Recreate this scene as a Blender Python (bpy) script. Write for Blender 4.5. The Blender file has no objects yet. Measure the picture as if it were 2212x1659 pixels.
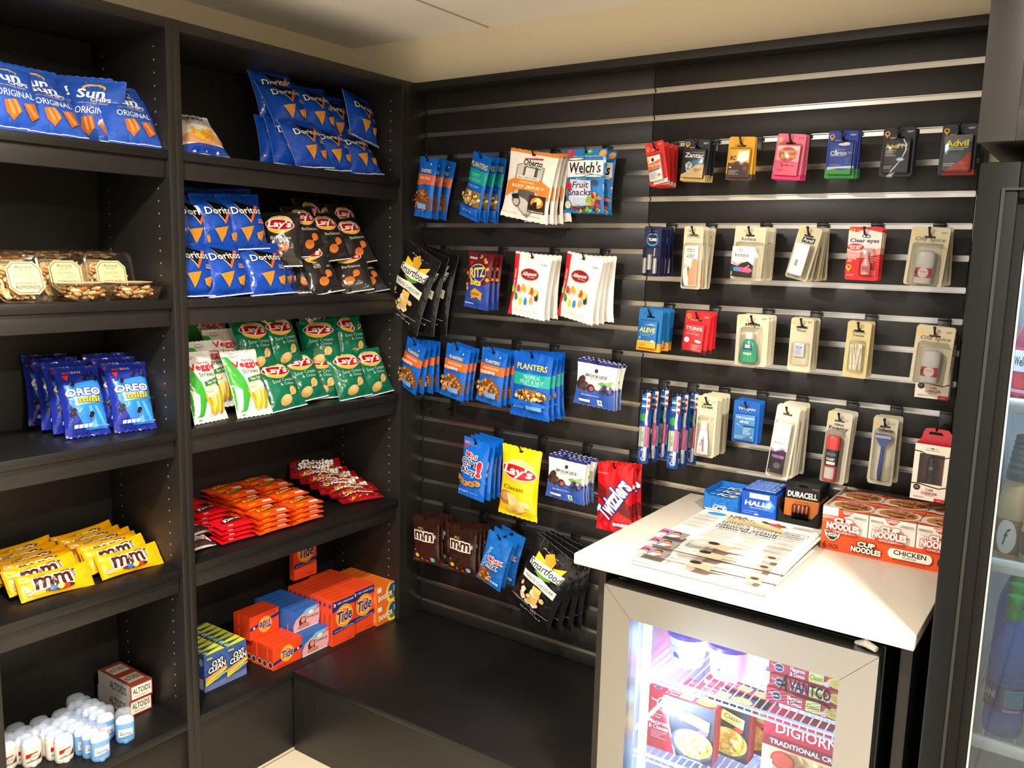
import bpy, bmesh, math, random
from mathutils import Vector, Matrix
from mathutils.geometry import tessellate_polygon
PI = math.pi
def spw(v, q): return math.copysign(abs(v)**q, v)
def lip(x, lo, hi): return max(lo, min(hi, x))
SC = bpy.context.scene
COL = SC.collection
# ---------------------------------------------------------------- camera
FPX, YAW, PITCH, ROLL = 1861.6, -0.6074, -0.1488, 0.0256
CAM = Vector((2.0145, -2.3332, 1.5910))
_f = Vector((math.cos(PITCH)*math.sin(YAW), math.cos(PITCH)*math.cos(YAW), math.sin(PITCH)))
_r0 = Vector((math.cos(YAW), -math.sin(YAW), 0)); _u0 = _r0.cross(_f)
_r = _r0*math.cos(ROLL)+_u0*math.sin(ROLL); _u = _u0*math.cos(ROLL)-_r0*math.sin(ROLL)
cd = bpy.data.cameras.new('camera'); cam = bpy.data.objects.new('camera', cd); COL.objects.link(cam)
cd.sensor_width = 36; cd.lens = 36*FPX/2212; cd.clip_start = .02
m = Matrix.Identity(4)
for i in range(3):
    m[i][0] = _r[i]; m[i][1] = _u[i]; m[i][2] = -_f[i]; m[i][3] = CAM[i]
cam.matrix_world = m; SC.camera = cam
# ---------------------------------------------------------------- light
SC.view_settings.view_transform = 'Standard'; SC.view_settings.look = 'None'
SC.view_settings.gamma = 1; SC.view_settings.use_curve_mapping = False
SC.view_settings.exposure = 0.0
SC.cycles.transparent_max_bounces = 40
W = bpy.data.worlds.new('World'); SC.world = W; W.use_nodes = True
W.node_tree.nodes['Background'].inputs[0].default_value = (1, .94, .87, 1)
W.node_tree.nodes['Background'].inputs[1].default_value = 1.6
def lamp(name, loc, power, size, col=(1, .93, .83), spread=150, rot=(0, 0, 0), sy=None):
    l = bpy.data.lights.new(name, 'AREA'); l.energy = power; l.size = size; l.color = col
    l.shape = 'DISK' if sy is None else 'RECTANGLE'
    if sy: l.size_y = sy
    l.spread = math.radians(spread)
    o = bpy.data.objects.new(name, l); o.location = loc; o.rotation_euler = rot; COL.objects.link(o)
    return o
lamp('ceiling_downlight', (.83, -1.75, 2.30), 54, .16, spread=165)
lamp('ceiling_downlight', (2.30, -1.38, 2.30), 75, .13, spread=160)
lamp('ceiling_downlight', (2.5, -3.4, 2.30), 45, .3, spread=170)
# ---------------------------------------------------------------- helpers
def at(px, py, X=None, Y=None, Z=None):
    d = _r*((px-1106)/FPX)-_u*((py-829.5)/FPX)+_f
    k, v = (0, X) if X is not None else (1, Y) if Y is not None else (2, Z)
    return CAM+d*((v-CAM[k])/d[k])
def solve_x(px, z, y=0.):
    n = _r-_f*((px-1106)/FPX); q = Vector((0, y, z))-CAM
    return -(q.dot(n))/n[0]
def lin(h):
    h = h.lstrip('#'); c = [int(h[i:i+2], 16)/255 for i in (0, 2, 4)]
    return tuple(x/12.92 if x < .04045 else ((x+.055)/1.055)**2.4 for x in c)
_M = {}
def M(col, kind='card'):
    """procedural material by hex colour and kind of surface"""
    key = (col, kind)
    if key in _M: return _M[key]
    mt = bpy.data.materials.new(kind+'_'+col); _M[key] = mt
    mt.use_nodes = True; nt = mt.node_tree; N = nt.nodes; L = nt.links
    b = N['Principled BSDF']; c = lin(col)
    b.inputs['Base Color'].default_value = (*c, 1)
    P = dict(card=(.5, 0, .35), film=(.22, 0, .5), gloss=(.18, 0, .5), matte=(.85, 0, .25), paper=(.9, 0, .1), metal=(.3, 1, .5),
             plastic=(.35, 0, .5), laminate=(.42, 0, .38), foil=(.25, .6, .5), wall=(.9, 0, .1), glow=(.5, 0, .5), clear=(.08, 0, .5), nut=(.5, 0, .4), frost=(.3, 0, .4), dull=(.6, 0, .10), quartz=(.3, 0, .4), brush=(.33, 1, .5)).get(kind, (.5, 0, .4))
    b.inputs['Roughness'].default_value = P[0]; b.inputs['Metallic'].default_value = P[1]
    b.inputs['Specular IOR Level'].default_value = P[2]
    def noise(scale, detail=3, st=None):
        tc = N.new('ShaderNodeTexCoord'); n = N.new('ShaderNodeTexNoise'); n.inputs['Scale'].default_value = scale
        n.inputs['Detail'].default_value = detail
        if st:
            mp = N.new('ShaderNodeMapping'); mp.inputs['Scale'].default_value = st
            L.new(tc.outputs['Object'], mp.inputs[0]); L.new(mp.outputs[0], n.inputs['Vector'])
        else: L.new(tc.outputs['Object'], n.inputs['Vector'])
        return n
    def bump(n, s, d=.002):
        bp = N.new('ShaderNodeBump'); bp.inputs['Strength'].default_value = s; bp.inputs['Distance'].default_value = d
        L.new(n.outputs['Fac'], bp.inputs['Height']); L.new(bp.outputs[0], b.inputs['Normal'])
    def vary(n, lo, hi):
        r = N.new('ShaderNodeMix'); r.data_type = 'RGBA'
        r.inputs['A'].default_value = (*[x*lo for x in c], 1); r.inputs['B'].default_value = (*[min(1, x*hi) for x in c], 1)
        L.new(n.outputs['Fac'], r.inputs['Factor']); L.new(r.outputs['Result'], b.inputs['Base Color'])
    if kind == 'film': bump(noise(30, 2), .8, .006)
    elif kind in ('laminate',):
        n = noise(9, 5, (1, 1, 14) if col != '1d1b19' else (1, 14, 1)); vary(n, .75, 1.3); bump(noise(120, 2), .06)
    elif kind == 'wall': n = noise(180, 2); vary(n, .97, 1.03); bump(n, .08)
    elif kind == 'paper': vary(noise(60, 3), .93, 1.04)
    elif kind == 'brush': vary(noise(300, 2), .98, 1.02)
    elif kind == 'quartz': vary(noise(260, 2), .97, 1.02)
    elif kind in ('card', 'matte', 'nut', 'plastic', 'gloss'): vary(noise(55, 2), .96, 1.04)
    elif kind == 'glow':
        b.inputs['Emission Color'].default_value = (*c, 1); b.inputs['Emission Strength'].default_value = 9
    if kind in ('clear', 'frost', 'glass', 'water'):
        N.remove(b); out = N['Material Output']
        tr = N.new('ShaderNodeBsdfTransparent'); tr.inputs[0].default_value = (*c, 1)
        gl = N.new('ShaderNodeBsdfGlossy' if kind in ('clear', 'glass') else 'ShaderNodeBsdfDiffuse')
        if kind in ('clear', 'glass'):
            gl.inputs['Roughness'].default_value = .12 if kind == 'clear' else .03
            lw = N.new('ShaderNodeFresnel'); lw.inputs[0].default_value = 1.45
            n = noise(30, 1); bp = N.new('ShaderNodeBump'); bp.inputs['Strength'].default_value = .25 if kind == 'clear' else .0
            bp.inputs['Distance'].default_value = .003
            L.new(n.outputs['Fac'], bp.inputs['Height']); L.new(bp.outputs[0], gl.inputs['Normal']); L.new(bp.outputs[0], lw.inputs['Normal'])
        else:
            gl.inputs[0].default_value = (*c, 1); lw = N.new('ShaderNodeValue'); lw.outputs[0].default_value = .17 if kind == 'frost' else .5
            tr.inputs[0].default_value = (.92, .95, 1, 1)
        mx = N.new('ShaderNodeMixShader')
        if kind == 'clear':
            ml = N.new('ShaderNodeMath'); ml.operation = 'MULTIPLY'; ml.inputs[1].default_value = .7; L.new(lw.outputs[0], ml.inputs[0]); L.new(ml.outputs[0], mx.inputs[0])
        else: L.new(lw.outputs[0], mx.inputs[0])
        L.new(tr.outputs[0], mx.inputs[1]); L.new(gl.outputs[0], mx.inputs[2]); L.new(mx.outputs[0], out.inputs[0])
    return mt
# ---- flat artwork: triangles in a unit square, cut small enough to follow a curved surface
_G = {}
def glyphs(s, off=0.0):
    k = (s, off)
    if k not in _G:
        cu = bpy.data.curves.new('t', 'FONT'); cu.body = s; cu.size = 1; cu.offset = off; cu.resolution_u = 2
        ob = bpy.data.objects.new('t', cu); me = ob.to_mesh()
        v = [(p.co.x, p.co.y) for p in me.vertices]; me.calc_loop_triangles()
        t = [tuple(q.vertices) for q in me.loop_triangles]
        _G[k] = (v, t); ob.to_mesh_clear(); bpy.data.objects.remove(ob); bpy.data.curves.remove(cu)
    return _G[k]
def _poly(pts):
    t = tessellate_polygon([[Vector((x, y, 0)) for x, y in pts]])
    return list(pts), [tuple(q) for q in t]
def art_tris(art, w, h):
    """-> list of (verts, tris, colour) in metres, x from -w/2 to w/2, y from 0 to h"""
    out = []
    def put(pts, col): v, t = _poly([(lip(x, 0, 1), lip(y, 0, 1)) for x, y in pts]); out.append(([((x-.5)*w, y*h) for x, y in v], t, col))
    for a in art:
        k = a[0]
        if k == 'r': _, x0, y0, x1, y1, c = a; put([(x0, y0), (x1, y0), (x1, y1), (x0, y1)], c)
        elif k == 'p': put(a[1], a[2])
        elif k == 'e':
            _, cx, cy, rx, ry, c = a[:6]; ro = math.radians(a[6]) if len(a) > 6 else 0; n = 22
            P = []
            for i in range(n):
                x, y = rx*w*math.cos(2*PI*i/n), ry*h*math.sin(2*PI*i/n)
                P.append((cx+(x*math.cos(ro)-y*math.sin(ro))/w, cy+(x*math.sin(ro)+y*math.cos(ro))/h))
            put(P, c)
        elif k == 'b':   # scattered irregular pieces: nuts, popcorn, chips
            _, cx, cy, rx, ry, n, sz, cols, seed = a; R = random.Random(seed)
            for i in range(n):
                an, ra = R.random()*2*PI, math.sqrt(R.random())
                x0, y0 = cx+rx*ra*math.cos(an), cy+ry*ra*math.sin(an); q = R.random()*PI; e = R.uniform(.55, 1)
                s = sz*R.uniform(.7, 1.2); P = []
                for j in range(8):
                    g = 2*PI*j/8; rr = s*R.uniform(.8, 1.1); X, Y = rr*math.cos(g), rr*e*math.sin(g)
                    P.append((x0+(X*math.cos(q)-Y*math.sin(q)), y0+(X*math.sin(q)+Y*math.cos(q))*w/h))
                put(P, cols[i % len(cols)])
        elif k == 't':
            _, s, cx, cy, tw, th, c = a[:7]; o = a[7] if len(a) > 7 else {}
            v0, _t = glyphs(s, 0)
            xs = [p[0] for p in v0]; ys = [p[1] for p in v0]
            x0, x1, y0, y1 = min(xs), max(xs), min(ys), max(ys)
            sx = tw*w/max(1e-6, x1-x0); sy = th*h/max(1e-6, y1-y0); sh = o.get('sh', 0); ro = math.radians(o.get('rot', 0)); bow = o.get('bow', 0)
            for col, off in ([(o['oc'], o.get('ow', .07))] if 'oc' in o else [])+[(c, o.get('b', .012)*.6)]:
                vv, tt = glyphs(s, off); V = []
                for x, y in vv:
                    X = (x-(x0+x1)/2)*sx; Y = (y-(y0+y1)/2)*sy; X += Y*sh; Y += bow*h*(1-(2*X/(tw*w))**2)
                    V.append((X*math.cos(ro)-Y*math.sin(ro)+(cx-.5)*w, X*math.sin(ro)+Y*math.cos(ro)+cy*h))
                out.append(([(lip(X, -w/2, w/2), lip(Y, 0, h)) for X, Y in V], tt, col))
    return out
def cut(v, t, tol):
    v = list(v); st = list(t); res = []
    mid = {}
    while st:
        a, b, c = st.pop(); best = None
        for p, q, o in ((a, b, c), (b, c, a), (c, a, b)):
            d = (v[p][0]-v[q][0])**2+(v[p][1]-v[q][1])**2
            if best is None or d > best[0]: best = (d, p, q, o)
        if best[0] > tol*tol:
            _, p, q, o = best; k = (min(p, q), max(p, q))
            if k not in mid: mid[k] = len(v); v.append(((v[p][0]+v[q][0])/2, (v[p][1]+v[q][1])/2))
            n = mid[k]; st.append((p, n, o)); st.append((n, q, o))
        else: res.append((a, b, c))
    return v, res
class MB:
    def __init__(s): s.v = []; s.f = []; s.m = []; s.mats = []
    def mi(s, mat):
        if mat not in s.mats: s.mats.append(mat)
        return s.mats.index(mat)
    def add(s, vs, fs, mat):
        n = len(s.v); s.v += [tuple(p) for p in vs]; k = s.mi(mat)
        for f in fs: s.f.append(tuple(i+n for i in f)); s.m.append(k)
        return s
    def box(s, x0, y0, z0, x1, y1, z1, mat, be=0):
        b = min(be, (x1-x0)/2.01, (y1-y0)/2.01, (z1-z0)/2.01)
        if b <= 0:
            V = [(x, y, z) for x in (x0, x1) for y in (y0, y1) for z in (z0, z1)]
            return s.add(V, [(0, 1, 3, 2), (4, 6, 7, 5), (0, 4, 5, 1), (2, 3, 7, 6), (0, 2, 6, 4), (1, 5, 7, 3)], mat)
        bm = bmesh.new(); bmesh.ops.create_cube(bm, size=1)
        for q in bm.verts: q.co = Vector(((x0+x1)/2+q.co.x*(x1-x0), (y0+y1)/2+q.co.y*(y1-y0), (z0+z1)/2+q.co.z*(z1-z0)))
        bmesh.ops.bevel(bm, geom=bm.edges[:], offset=b, segments=2, affect='EDGES', profile=.5)
        s.bm(bm, mat); return s
    def bm(s, bm, mat):
        bm.verts.index_update(); s.add([p.co[:] for p in bm.verts], [[q.index for q in f.verts] for f in bm.faces], mat); bm.free()
    def prism(s, pts, y0, y1, mat):     # outline in x,z ; first list outer, others holes
        loops = pts if isinstance(pts[0][0], (list, tuple)) else [pts]
        flat = [p for l in loops for p in l]; n = len(flat)
        t = tessellate_polygon([[Vector((x, z, 0)) for x, z in l] for l in loops])
        V = [(x, y0, z) for x, z in flat]+[(x, y1, z) for x, z in flat]
        F = [tuple(q) for q in t]+[tuple(i+n for i in q[::-1]) for q in t]; o = 0
        for l in loops:
            k = len(l)
            for i in range(k): a, b = o+i, o+(i+1) % k; F.append((a, b, b+n, a+n))
            o += k
        return s.add(V, F, mat)
    def tube(s, pts, r, mat, n=8):
        pts = [Vector(p) for p in pts]; V = []; F = []
        for i, p in enumerate(pts):
            d = (pts[min(i+1, len(pts)-1)]-pts[max(i-1, 0)]).normalized()
            a = d.orthogonal().normalized() if i == 0 else (a-d*a.dot(d)).normalized(); b = d.cross(a)
            rr = r[i] if isinstance(r, (list, tuple)) else r
            V += [p+(a*math.cos(2*PI*j/n)+b*math.sin(2*PI*j/n))*rr for j in range(n)]
        for i in range(len(pts)-1):
            for j in range(n): F.append((i*n+j, i*n+(j+1) % n, (i+1)*n+(j+1) % n, (i+1)*n+j))
        F.append(tuple(range(n))[::-1]); F.append(tuple(range((len(pts)-1)*n, len(pts)*n)))
        return s.add(V, F, mat)
    def lathe(s, prof, mat, n=28, cx=0, cy=0, cz=0, sx=1, sy=1, sq=1, cap=True):
        V = []; F = []
        for r, z in prof:
            for j in range(n):
                c, d = math.cos(2*PI*j/n), math.sin(2*PI*j/n)
                c = math.copysign(abs(c)**sq, c); d = math.copysign(abs(d)**sq, d)
                V.append((cx+r*c*sx, cy+r*d*sy, cz+z))
        for i in range(len(prof)-1):
            for j in range(n): F.append((i*n+j, i*n+(j+1) % n, (i+1)*n+(j+1) % n, (i+1)*n+j))
        if cap: F.append(tuple(range(n))[::-1]); F.append(tuple(range((len(prof)-1)*n, len(prof)*n)))
        return s.add(V, F, mat)
    def art(s, art, w, h, fn, kind, tol=None, lift=.0004):
        """fn(x,y,off) -> 3d point on the surface"""
        for i, (v, t, c) in enumerate(art_tris(art, w, h)):
            if tol: v, t = cut(v, t, tol)
            s.add([fn(x, y, lift+.00012*i) for x, y in v], t, M(c, kind) if isinstance(c, str) else c)
        return s
    def build(s, name, parent=None, ang=35, loc=None, weld=False):
        me = bpy.data.meshes.new(name)
        me.from_pydata(s.v, [], s.f)
        for q in s.mats: me.materials.append(q)
        me.polygons.foreach_set('material_index', s.m); me.validate(verbose=False)
        if weld or ang:
            bm = bmesh.new(); bm.from_mesh(me)
            if weld: bmesh.ops.remove_doubles(bm, verts=bm.verts, dist=1e-6)
            bmesh.ops.recalc_face_normals(bm, faces=bm.faces); bm.to_mesh(me); bm.free()
        if ang: me.shade_smooth(); me.set_sharp_from_angle(angle=math.radians(ang))
        o = bpy.data.objects.new(name, me); COL.objects.link(o)
        if parent: o.parent = parent
        if loc: o.location = loc
        return o
def empty(name, loc=(0, 0, 0), rot=(0, 0, 0)):
    o = bpy.data.objects.new(name, None); o.empty_display_size = .03; COL.objects.link(o); o.location = loc; o.rotation_euler = rot; return o
def tag(o, label, cat, group=None, kind=None):
    o['label'] = label; o['category'] = cat
    if group: o['group'] = group
    if kind: o['kind'] = kind
    return o
def struct(o): o['kind'] = 'structure'; return o
def copy_tree(o, parent=None):
    c = o.copy(); COL.objects.link(c)
    if parent: c.parent = parent
    for ch in list(o.children): copy_tree(ch, c)
    return c
_USED = set()
def inst(proto, loc, rot, label, cat, group=None, scale=None):
    o = proto if proto.name not in _USED else copy_tree(proto)
    _USED.add(proto.name)
    o.location = loc; o.rotation_euler = rot
    if scale: o.scale = scale
    for k in ('label', 'category', 'group'):
        if k in o: del o[k]
    return tag(o, label, cat, group)
R = math.radians
# ---------------------------------------------------------------- room shell
BLK = '2b2825'; GZ = .0762; Z0 = 2.1428
def zk(k): return Z0-GZ*k
SH = [1.8335, 1.4526, 1.0999, .7170]; DECK = .2689; CT = .9103
LAM = M('1e1c1a', 'laminate'); LAMH = M('141312', 'laminate'); BLKP = M('0c0c0c', 'plastic'); ALU = M('b6b4ae', 'metal')
HOLE = M('8f8c88', 'plastic'); EDGE = M('4a4640', 'laminate')
WALLC = M('d8ccb2', 'wall')
struct(MB().box(-.52, -4.5, -.05, 3.6, .12, 0, M('d8cbb2', 'wall')).build('floor', ang=0))
fl = bpy.data.objects['floor']
mt = bpy.data.materials.new('floor_tile'); mt.use_nodes = True; nt = mt.node_tree; br = nt.nodes.new('ShaderNodeTexBrick')
tc = nt.nodes.new('ShaderNodeTexCoord'); nt.links.new(tc.outputs['Object'], br.inputs[0])
br.offset = 0; br.inputs['Scale'].default_value = 1; br.inputs['Brick Width'].default_value = .6; br.inputs['Row Height'].default_value = .6
br.inputs['Mortar Size'].default_value = .003
br.inputs['Color1'].default_value = (*lin('d9ccb4'), 1); br.inputs['Color2'].default_value = (*lin('d3c6ae'), 1); br.inputs['Mortar'].default_value = (*lin('8d8270'), 1)
nt.links.new(br.outputs[0], nt.nodes['Principled BSDF'].inputs[0]); nt.nodes['Principled BSDF'].inputs['Roughness'].default_value = .35
fl.data.materials[0] = mt
struct(MB().box(-.52, .02, 0, 3.6, .12, 2.32, WALLC).build('wall_back', ang=0))
struct(MB().box(-.47, -4.5, 0, -.37, .02, 2.32, WALLC).build('wall_left', ang=0))
struct(MB().box(3.5, -4.5, 0, 3.6, .02, 2.32, WALLC).build('wall_right', ang=0))
cl = MB().box(-.52, -4.6, 2.32, 3.6, .12, 2.4, M('f0eeea', 'wall'))
GR = M('b0a692', 'matte')
for x in (.249, 1.469, 2.689): cl.box(x-.006, -4.5, 2.3195, x+.006, .02, 2.321, GR)
for y in (-1.22, -2.44, -3.66): cl.box(-.37, y-.006, 2.3195, 3.5, y+.006, 2.321, GR)
struct(cl.build('ceiling', ang=0))
for x, y in ((.83, -1.75), (2.30, -1.38)):
    t = empty('ceiling_light', (x, y, 2.3195)); tag(t, 'recessed round ceiling downlight '+('near the left shelving' if x < 1 else 'above the counter side'), 'light', 'downlights')
    MB().lathe([(.085, -.002), (.085, .0), (.1, .0), (.1, -.004), (.085, -.006)], M('e8e4da', 'plastic'), cap=False).build('trim_ring', t)
# ---------------------------------------------------------------- shelving on the left
def holes(mb, y, x0s, zlo, zhi, s=-1):
    for x in x0s:
        z = zhi
        while z > zlo:
            if not any(a-.075 < z < a+.012 for a in SH): mb.lathe([(.0001, 0), (.0028, 0)], HOLE, n=8, cap=False) if 0 else mb.add([(x+.0028*math.cos(q), y+s*.0006, z+.0028*math.sin(q)) for q in [2*PI*j/8 for j in range(8)]], [tuple(range(8))], HOLE)
            z -= .032
def bay(y0, y1, wl, wr, label, extra=None):
    """interior from y0 to y1, side panel thicknesses wl, wr"""
    t = empty('shelving_unit', (0, (y0+y1)/2, 0)); T = Vector(t.location)
    def B(nm, bx, mat=LAM, par=t, be=.0012, hole=None):
        m_ = MB().box(bx[0], bx[1]-T.y, bx[2], bx[3], bx[4]-T.y, bx[5], mat, be)
        if hole: holes(m_, hole-T.y, (-.052, -.285), .30, 2.09)
        return m_.build(nm, par)
    B('side_panel', (-.365, y0-wl, 0, 0, y0, 2.1555))
    B('side_panel', (-.365, y1, 0, 0, y1+wr, 2.1555), hole=y1)
    B('top_panel', (-.364, y0, 2.128, 0, y1, 2.1550), par=t)
    B('back_panel', (-.345, y0, .03, -.338, y1, 2.128))
    for z in SH:
        s_ = B('shelf', (-.337, y0+.001, z-.023, -.005, y1-.001, z), LAMH)
        ap = MB().box(-.034, y0+.003-T.y, z-.070, -.016, y1-.003-T.y, z-.0232, LAM, .001)
        ap.build('apron', s_)
    B('deck', (-.337, y0, DECK-.024, 0, y1, DECK), LAMH)
    B('base_panel', (-.03, y0, 0, -.012, y1, DECK-.024))
    return tag(t, label, 'shelving unit', 'dark wood shelving units')
bay(-1.468, -.9897, .02, .0199, 'dark wood shelving unit at the left edge, holding nut tubs and deodorants')
bay(-.9494, -.1156, .0203, .0202, 'dark wood shelving unit in the corner, holding chip bags and detergent boxes')
# slat wall
sw = empty('slatwall', (.857, 0, 0))
def slat(x0, x1):
    cx = .857; b = MB(); g = .0076
    tops = [2.129]+[zk(k)-g for k in range(1, 25)]; bots = [zk(k)+g for k in range(1, 25)]+[DECK]
    for a, c in zip(tops, bots):
        if a-c > .002: b.box(x0-cx, 0, c, x1-cx, .012, a, LAM, .0008)
    b.box(x0-cx, .012, 0, x1-cx, .0195, 2.129, BLKP)
    bd = b.build('board', sw)
    for k in range(1, 25):
        z = zk(k)
        MB().box(x0-cx+.0012, .0085, z-g+.0002, x1-cx-.0012, .0115, z+g-.0002, ALU).box(x0-cx+.0012, .0004, z+g-.0022, x1-cx-.0012, .0085, z+g-.0006, ALU)\
            .box(x0-cx+.0012, .0006, z-g+.0004, x1-cx-.0012, .0085, z-g+.0018, ALU).build('slat_insert', bd, ang=0)
slat(.0005, .8636); slat(.8652, 1.7145)
MB().box(-.857-.01, -.0613, 2.1292, .95, .0195, 2.1530, LAM, .001).build('top_rail', sw)
MB().box(-.857-.0199, -.0950, 0, -.857-.0001, .0195, 2.1555, LAM, .001).build('side_panel', sw)
MB().box(.858, .0005, 0, .875, .0195, 2.128, BLKP, .001).build('side_panel', sw)
tag(sw, 'dark slatwall with metal-lined grooves across the back, hung with snacks and toiletries', 'slatwall')
t = empty('display_platform', (.52, -.3, 0))
MB().box(-.5195, -.311, DECK-.02, .5195, .2995, DECK-.0004, LAMH, .0015).build('platform_top', t)
MB().box(-.5190, -.309, 0, .5195, -.291, DECK-.0205, M('1c1b18', 'laminate'), .001).build('front_panel', t)
tag(t, 'low empty black display platform below the snack hooks', 'platform')
# ---------------------------------------------------------------- counter
t = empty('stone_worktop', (1.41, -.33, CT))
MB().box(-.366, -.338, -.026, .366, .3295, -.0002, M('d9cfc0', 'quartz'), .003).build('slab', t)
tag(t, 'white stone counter top carrying newspapers and cough drops', 'worktop')
t = empty('counter_cabinet', (1.41, -.3, 0)); zc = CT-.0265
MB().box(-.335, -.30, 0, -.315, .2995, zc, LAM, .001).build('side_panel', t)
MB().box(.335, -.31, 0, .357, .2995, zc, LAM, .001).build('side_panel', t)
MB().box(-.3149, -.30, zc-.018, .3349, .2995, zc, LAM, .001).build('top_panel', t)
tag(t, 'dark wood cabinet under the white counter around the small refrigerator', 'cabinet')
# ---------------------------------------------------------------- small refrigerator
FY = -.652
t = empty('display_refrigerator', (1.417, -.34, 0)); x0, x1, zt, zb = -.298, .298, .850, .06
MF = M('9b9da0', 'brush')
b = MB(); bw = .03; WHI = M('c9d6e6', 'plastic')
b.box(x0, -.245, zb, x0+bw, .30, zt-.004, BLKP, .003).box(x1-bw, -.245, zb, x1, .30, zt-.004, BLKP, .003)
b.box(x0+bw, -.245, zt-.034, x1-bw, .30, zt-.004, BLKP, .002).box(x0+bw, -.245, zb, x1-bw, .30, zb+.05, BLKP, .002).box(x0+bw, .27, zb, x1-bw, .30, zt-.034, BLKP)
b.build('body', t)
b = MB(); b.box(x0+bw, -.244, zb+.05, x0+bw+.004, .265, zt-.034, WHI).box(x1-bw-.004, -.244, zb+.05, x1-bw, .265, zt-.034, WHI)
b.box(x0+bw, .262, zb+.05, x1-bw, .268, zt-.034, WHI).box(x0+bw, -.244, zb+.05, x1-bw, .265, zb+.056, WHI).box(x0+bw, -.244, zt-.04, x1-bw, .265, zt-.034, WHI)
b.build('liner', t, ang=0)
d = MB(); r_ = .069; yf = FY+.34; zd0 = .09
def trap(a, b_, c, e): # mitred rail, outline in x,z
    d.prism([a, b_, c, e], yf, yf+.045, MF)
g_ = .0006
trap((x0, zt), (x1, zt), (x1-r_, zt-r_), (x0+r_, zt-r_)); trap((x0, zd0), (x0+r_, zd0+r_), (x1-r_, zd0+r_), (x1, zd0))
trap((x0, zt-g_*2), (x0+r_-g_, zt-r_-g_), (x0+r_-g_, zd0+r_), (x0, zd0)); trap((x1, zt-g_*2), (x1-r_+g_, zt-r_-g_), (x1-r_+g_, zd0+r_), (x1, zd0))
dr = d.build('door', t, ang=20)
MB().box(x0+.004, yf+.045, zd0, x1-.004, yf+.066, zt-.006, BLKP).build('door_gasket', t) if 0 else None
MB().box(x0+r_-.004, yf+.012, zd0+r_, x1-r_+.004, yf+.016, zt-r_+.004, M('e4ecf6', 'glass')).build('glass', dr, ang=0)
b = MB(); q = .012
for bx in ((x0+.003, x0+.003+q), (x1-.003-q, x1-.003)): b.box(bx[0], yf+.0452, zd0, bx[1], yf+.066, zt-.008, BLKP)
b.box(x0+.015, yf+.0452, zt-.02, x1-.015, yf+.066, zt-.008, BLKP); b.build('gasket', dr)
MB().tube([(x1-.05, yf+.03, zt+.004), (x1-.03, yf+.02, zt+.012), (x1-.008, yf+.012, zt+.008)], [.004, .008, .006], M('d0cdc8', 'plastic'), n=10).build('hinge', dr)
lg = [('r', .04, .05, .96, .95, 'e8e6e0')] if 0 else []
def onplane(ox, oy, oz):
    return lambda x, y, off: (ox+x, oy-off, oz+y)
b = MB(); b.art([('t', 'A', .09, .60, .16, .70, '0a0a0c', {'sh': .15, 'b': .05}), ('t', 'VANTCO', .58, .60, .78, .46, '0c1024', {'b': .05}),
                 ('p', [(.16, .38), (.3, .20), (.5, .15), (.72, .20), (.90, .12), (.98, .02), (1.0, .12), (.92, .22), (.74, .28), (.5, .22), (.3, .27)], '15161c')],
                .105, .05, onplane(x1-r_-.065, yf+.0118, zt-r_-.075), 'card', lift=.0002)
b.build('logo', dr, ang=0)
MB().box(x0+r_-.006, -.226, zd0+.1, x0+r_+.010, -.212, zt-r_-.005, M('cfe4ff', 'glow')).build('light_tube', t)
SHZ = (.603, .398)
for z in SHZ:
    b = MB(); WR = M('eef2f6', 'plastic')
    b.tube([(x0+.04, -.20, z), (x1-.04, -.20, z)], .004, WR, 6).tube([(x0+.04, .24, z), (x1-.04, .24, z)], .003, WR, 6).tube([(x0+.04, -.20, z-.014), (x1-.04, -.20, z-.014)], .003, WR, 6).tube([(x0+.04, .02, z-.003), (x1-.04, .02, z-.003)], .003, WR, 6)
    i = 0; x = x0+.045
    while x < x1-.04: b.tube([(x, -.20, z-.014), (x, -.20, z+.002), (x, .24, z+.002)], .0017, WR, 5); x += .0175
    b.build('wire_shelf', t)
tag(t, 'small silver-framed glass door refrigerator under the white counter', 'refrigerator')
l = lamp('refrigerator_lamp', (1.417+x0+r_+.022, -.555, .52), 40, .012, (.75, .86, 1), 170, (0, R(90), 0), .5)
l.rotation_euler = (0, R(-90), 0)
# ---------------------------------------------------------------- tall cooler on the right
CX0, CY = 1.806, -.70
t = empty('drinks_cooler', (2.15, -.35, 0)); ox, oy = 2.15, -.35
CB = M('0e0e0d', 'dull'); TOP = 1.765
def c_(x0, y0, z0, x1, y1, z1, nm, mat=CB, par=None, be=.003): return MB().box(x0-ox, y0-oy, z0, x1-ox, y1-oy, z1, mat, be).build(nm, par or t)
c_(CX0, CY+.05, .05, CX0+.035, .015, TOP, 'side_panel'); c_(2.50, CY+.05, .05, 2.535, .015, TOP, 'side_panel')
c_(CX0+.035, -.03, .05, 2.50, .015, TOP, 'back_panel', M('b8c4cf', 'plastic')); c_(CX0+.035, CY+.05, TOP-.05, 2.50, .015, TOP, 'top_panel'); c_(CX0+.035, CY+.05, .05, 2.50, .015, .12, 'base')
c_(CX0+.0352, CY+.055, .12, CX0+.040, -.03, TOP-.05, 'liner', M('c4d0da', 'plastic'), be=0)
b = MB(); e = .060
b.box(CX0-ox, CY-oy, .1, CX0+e-ox, CY+.045-oy, TOP-.004, CB, .004).box(2.535-e-ox, CY-oy, .1, 2.535-ox, CY+.045-oy, TOP-.004, CB, .004)
b.box(CX0+e-ox, CY-oy, TOP-.004-e, 2.535-e-ox, CY+.045-oy, TOP-.004, CB, .004).box(CX0+e-ox, CY-oy, .1, 2.535-e-ox, CY+.045-oy, .18, CB, .004)
GRY = M('2a2a26', 'dull')
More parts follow.
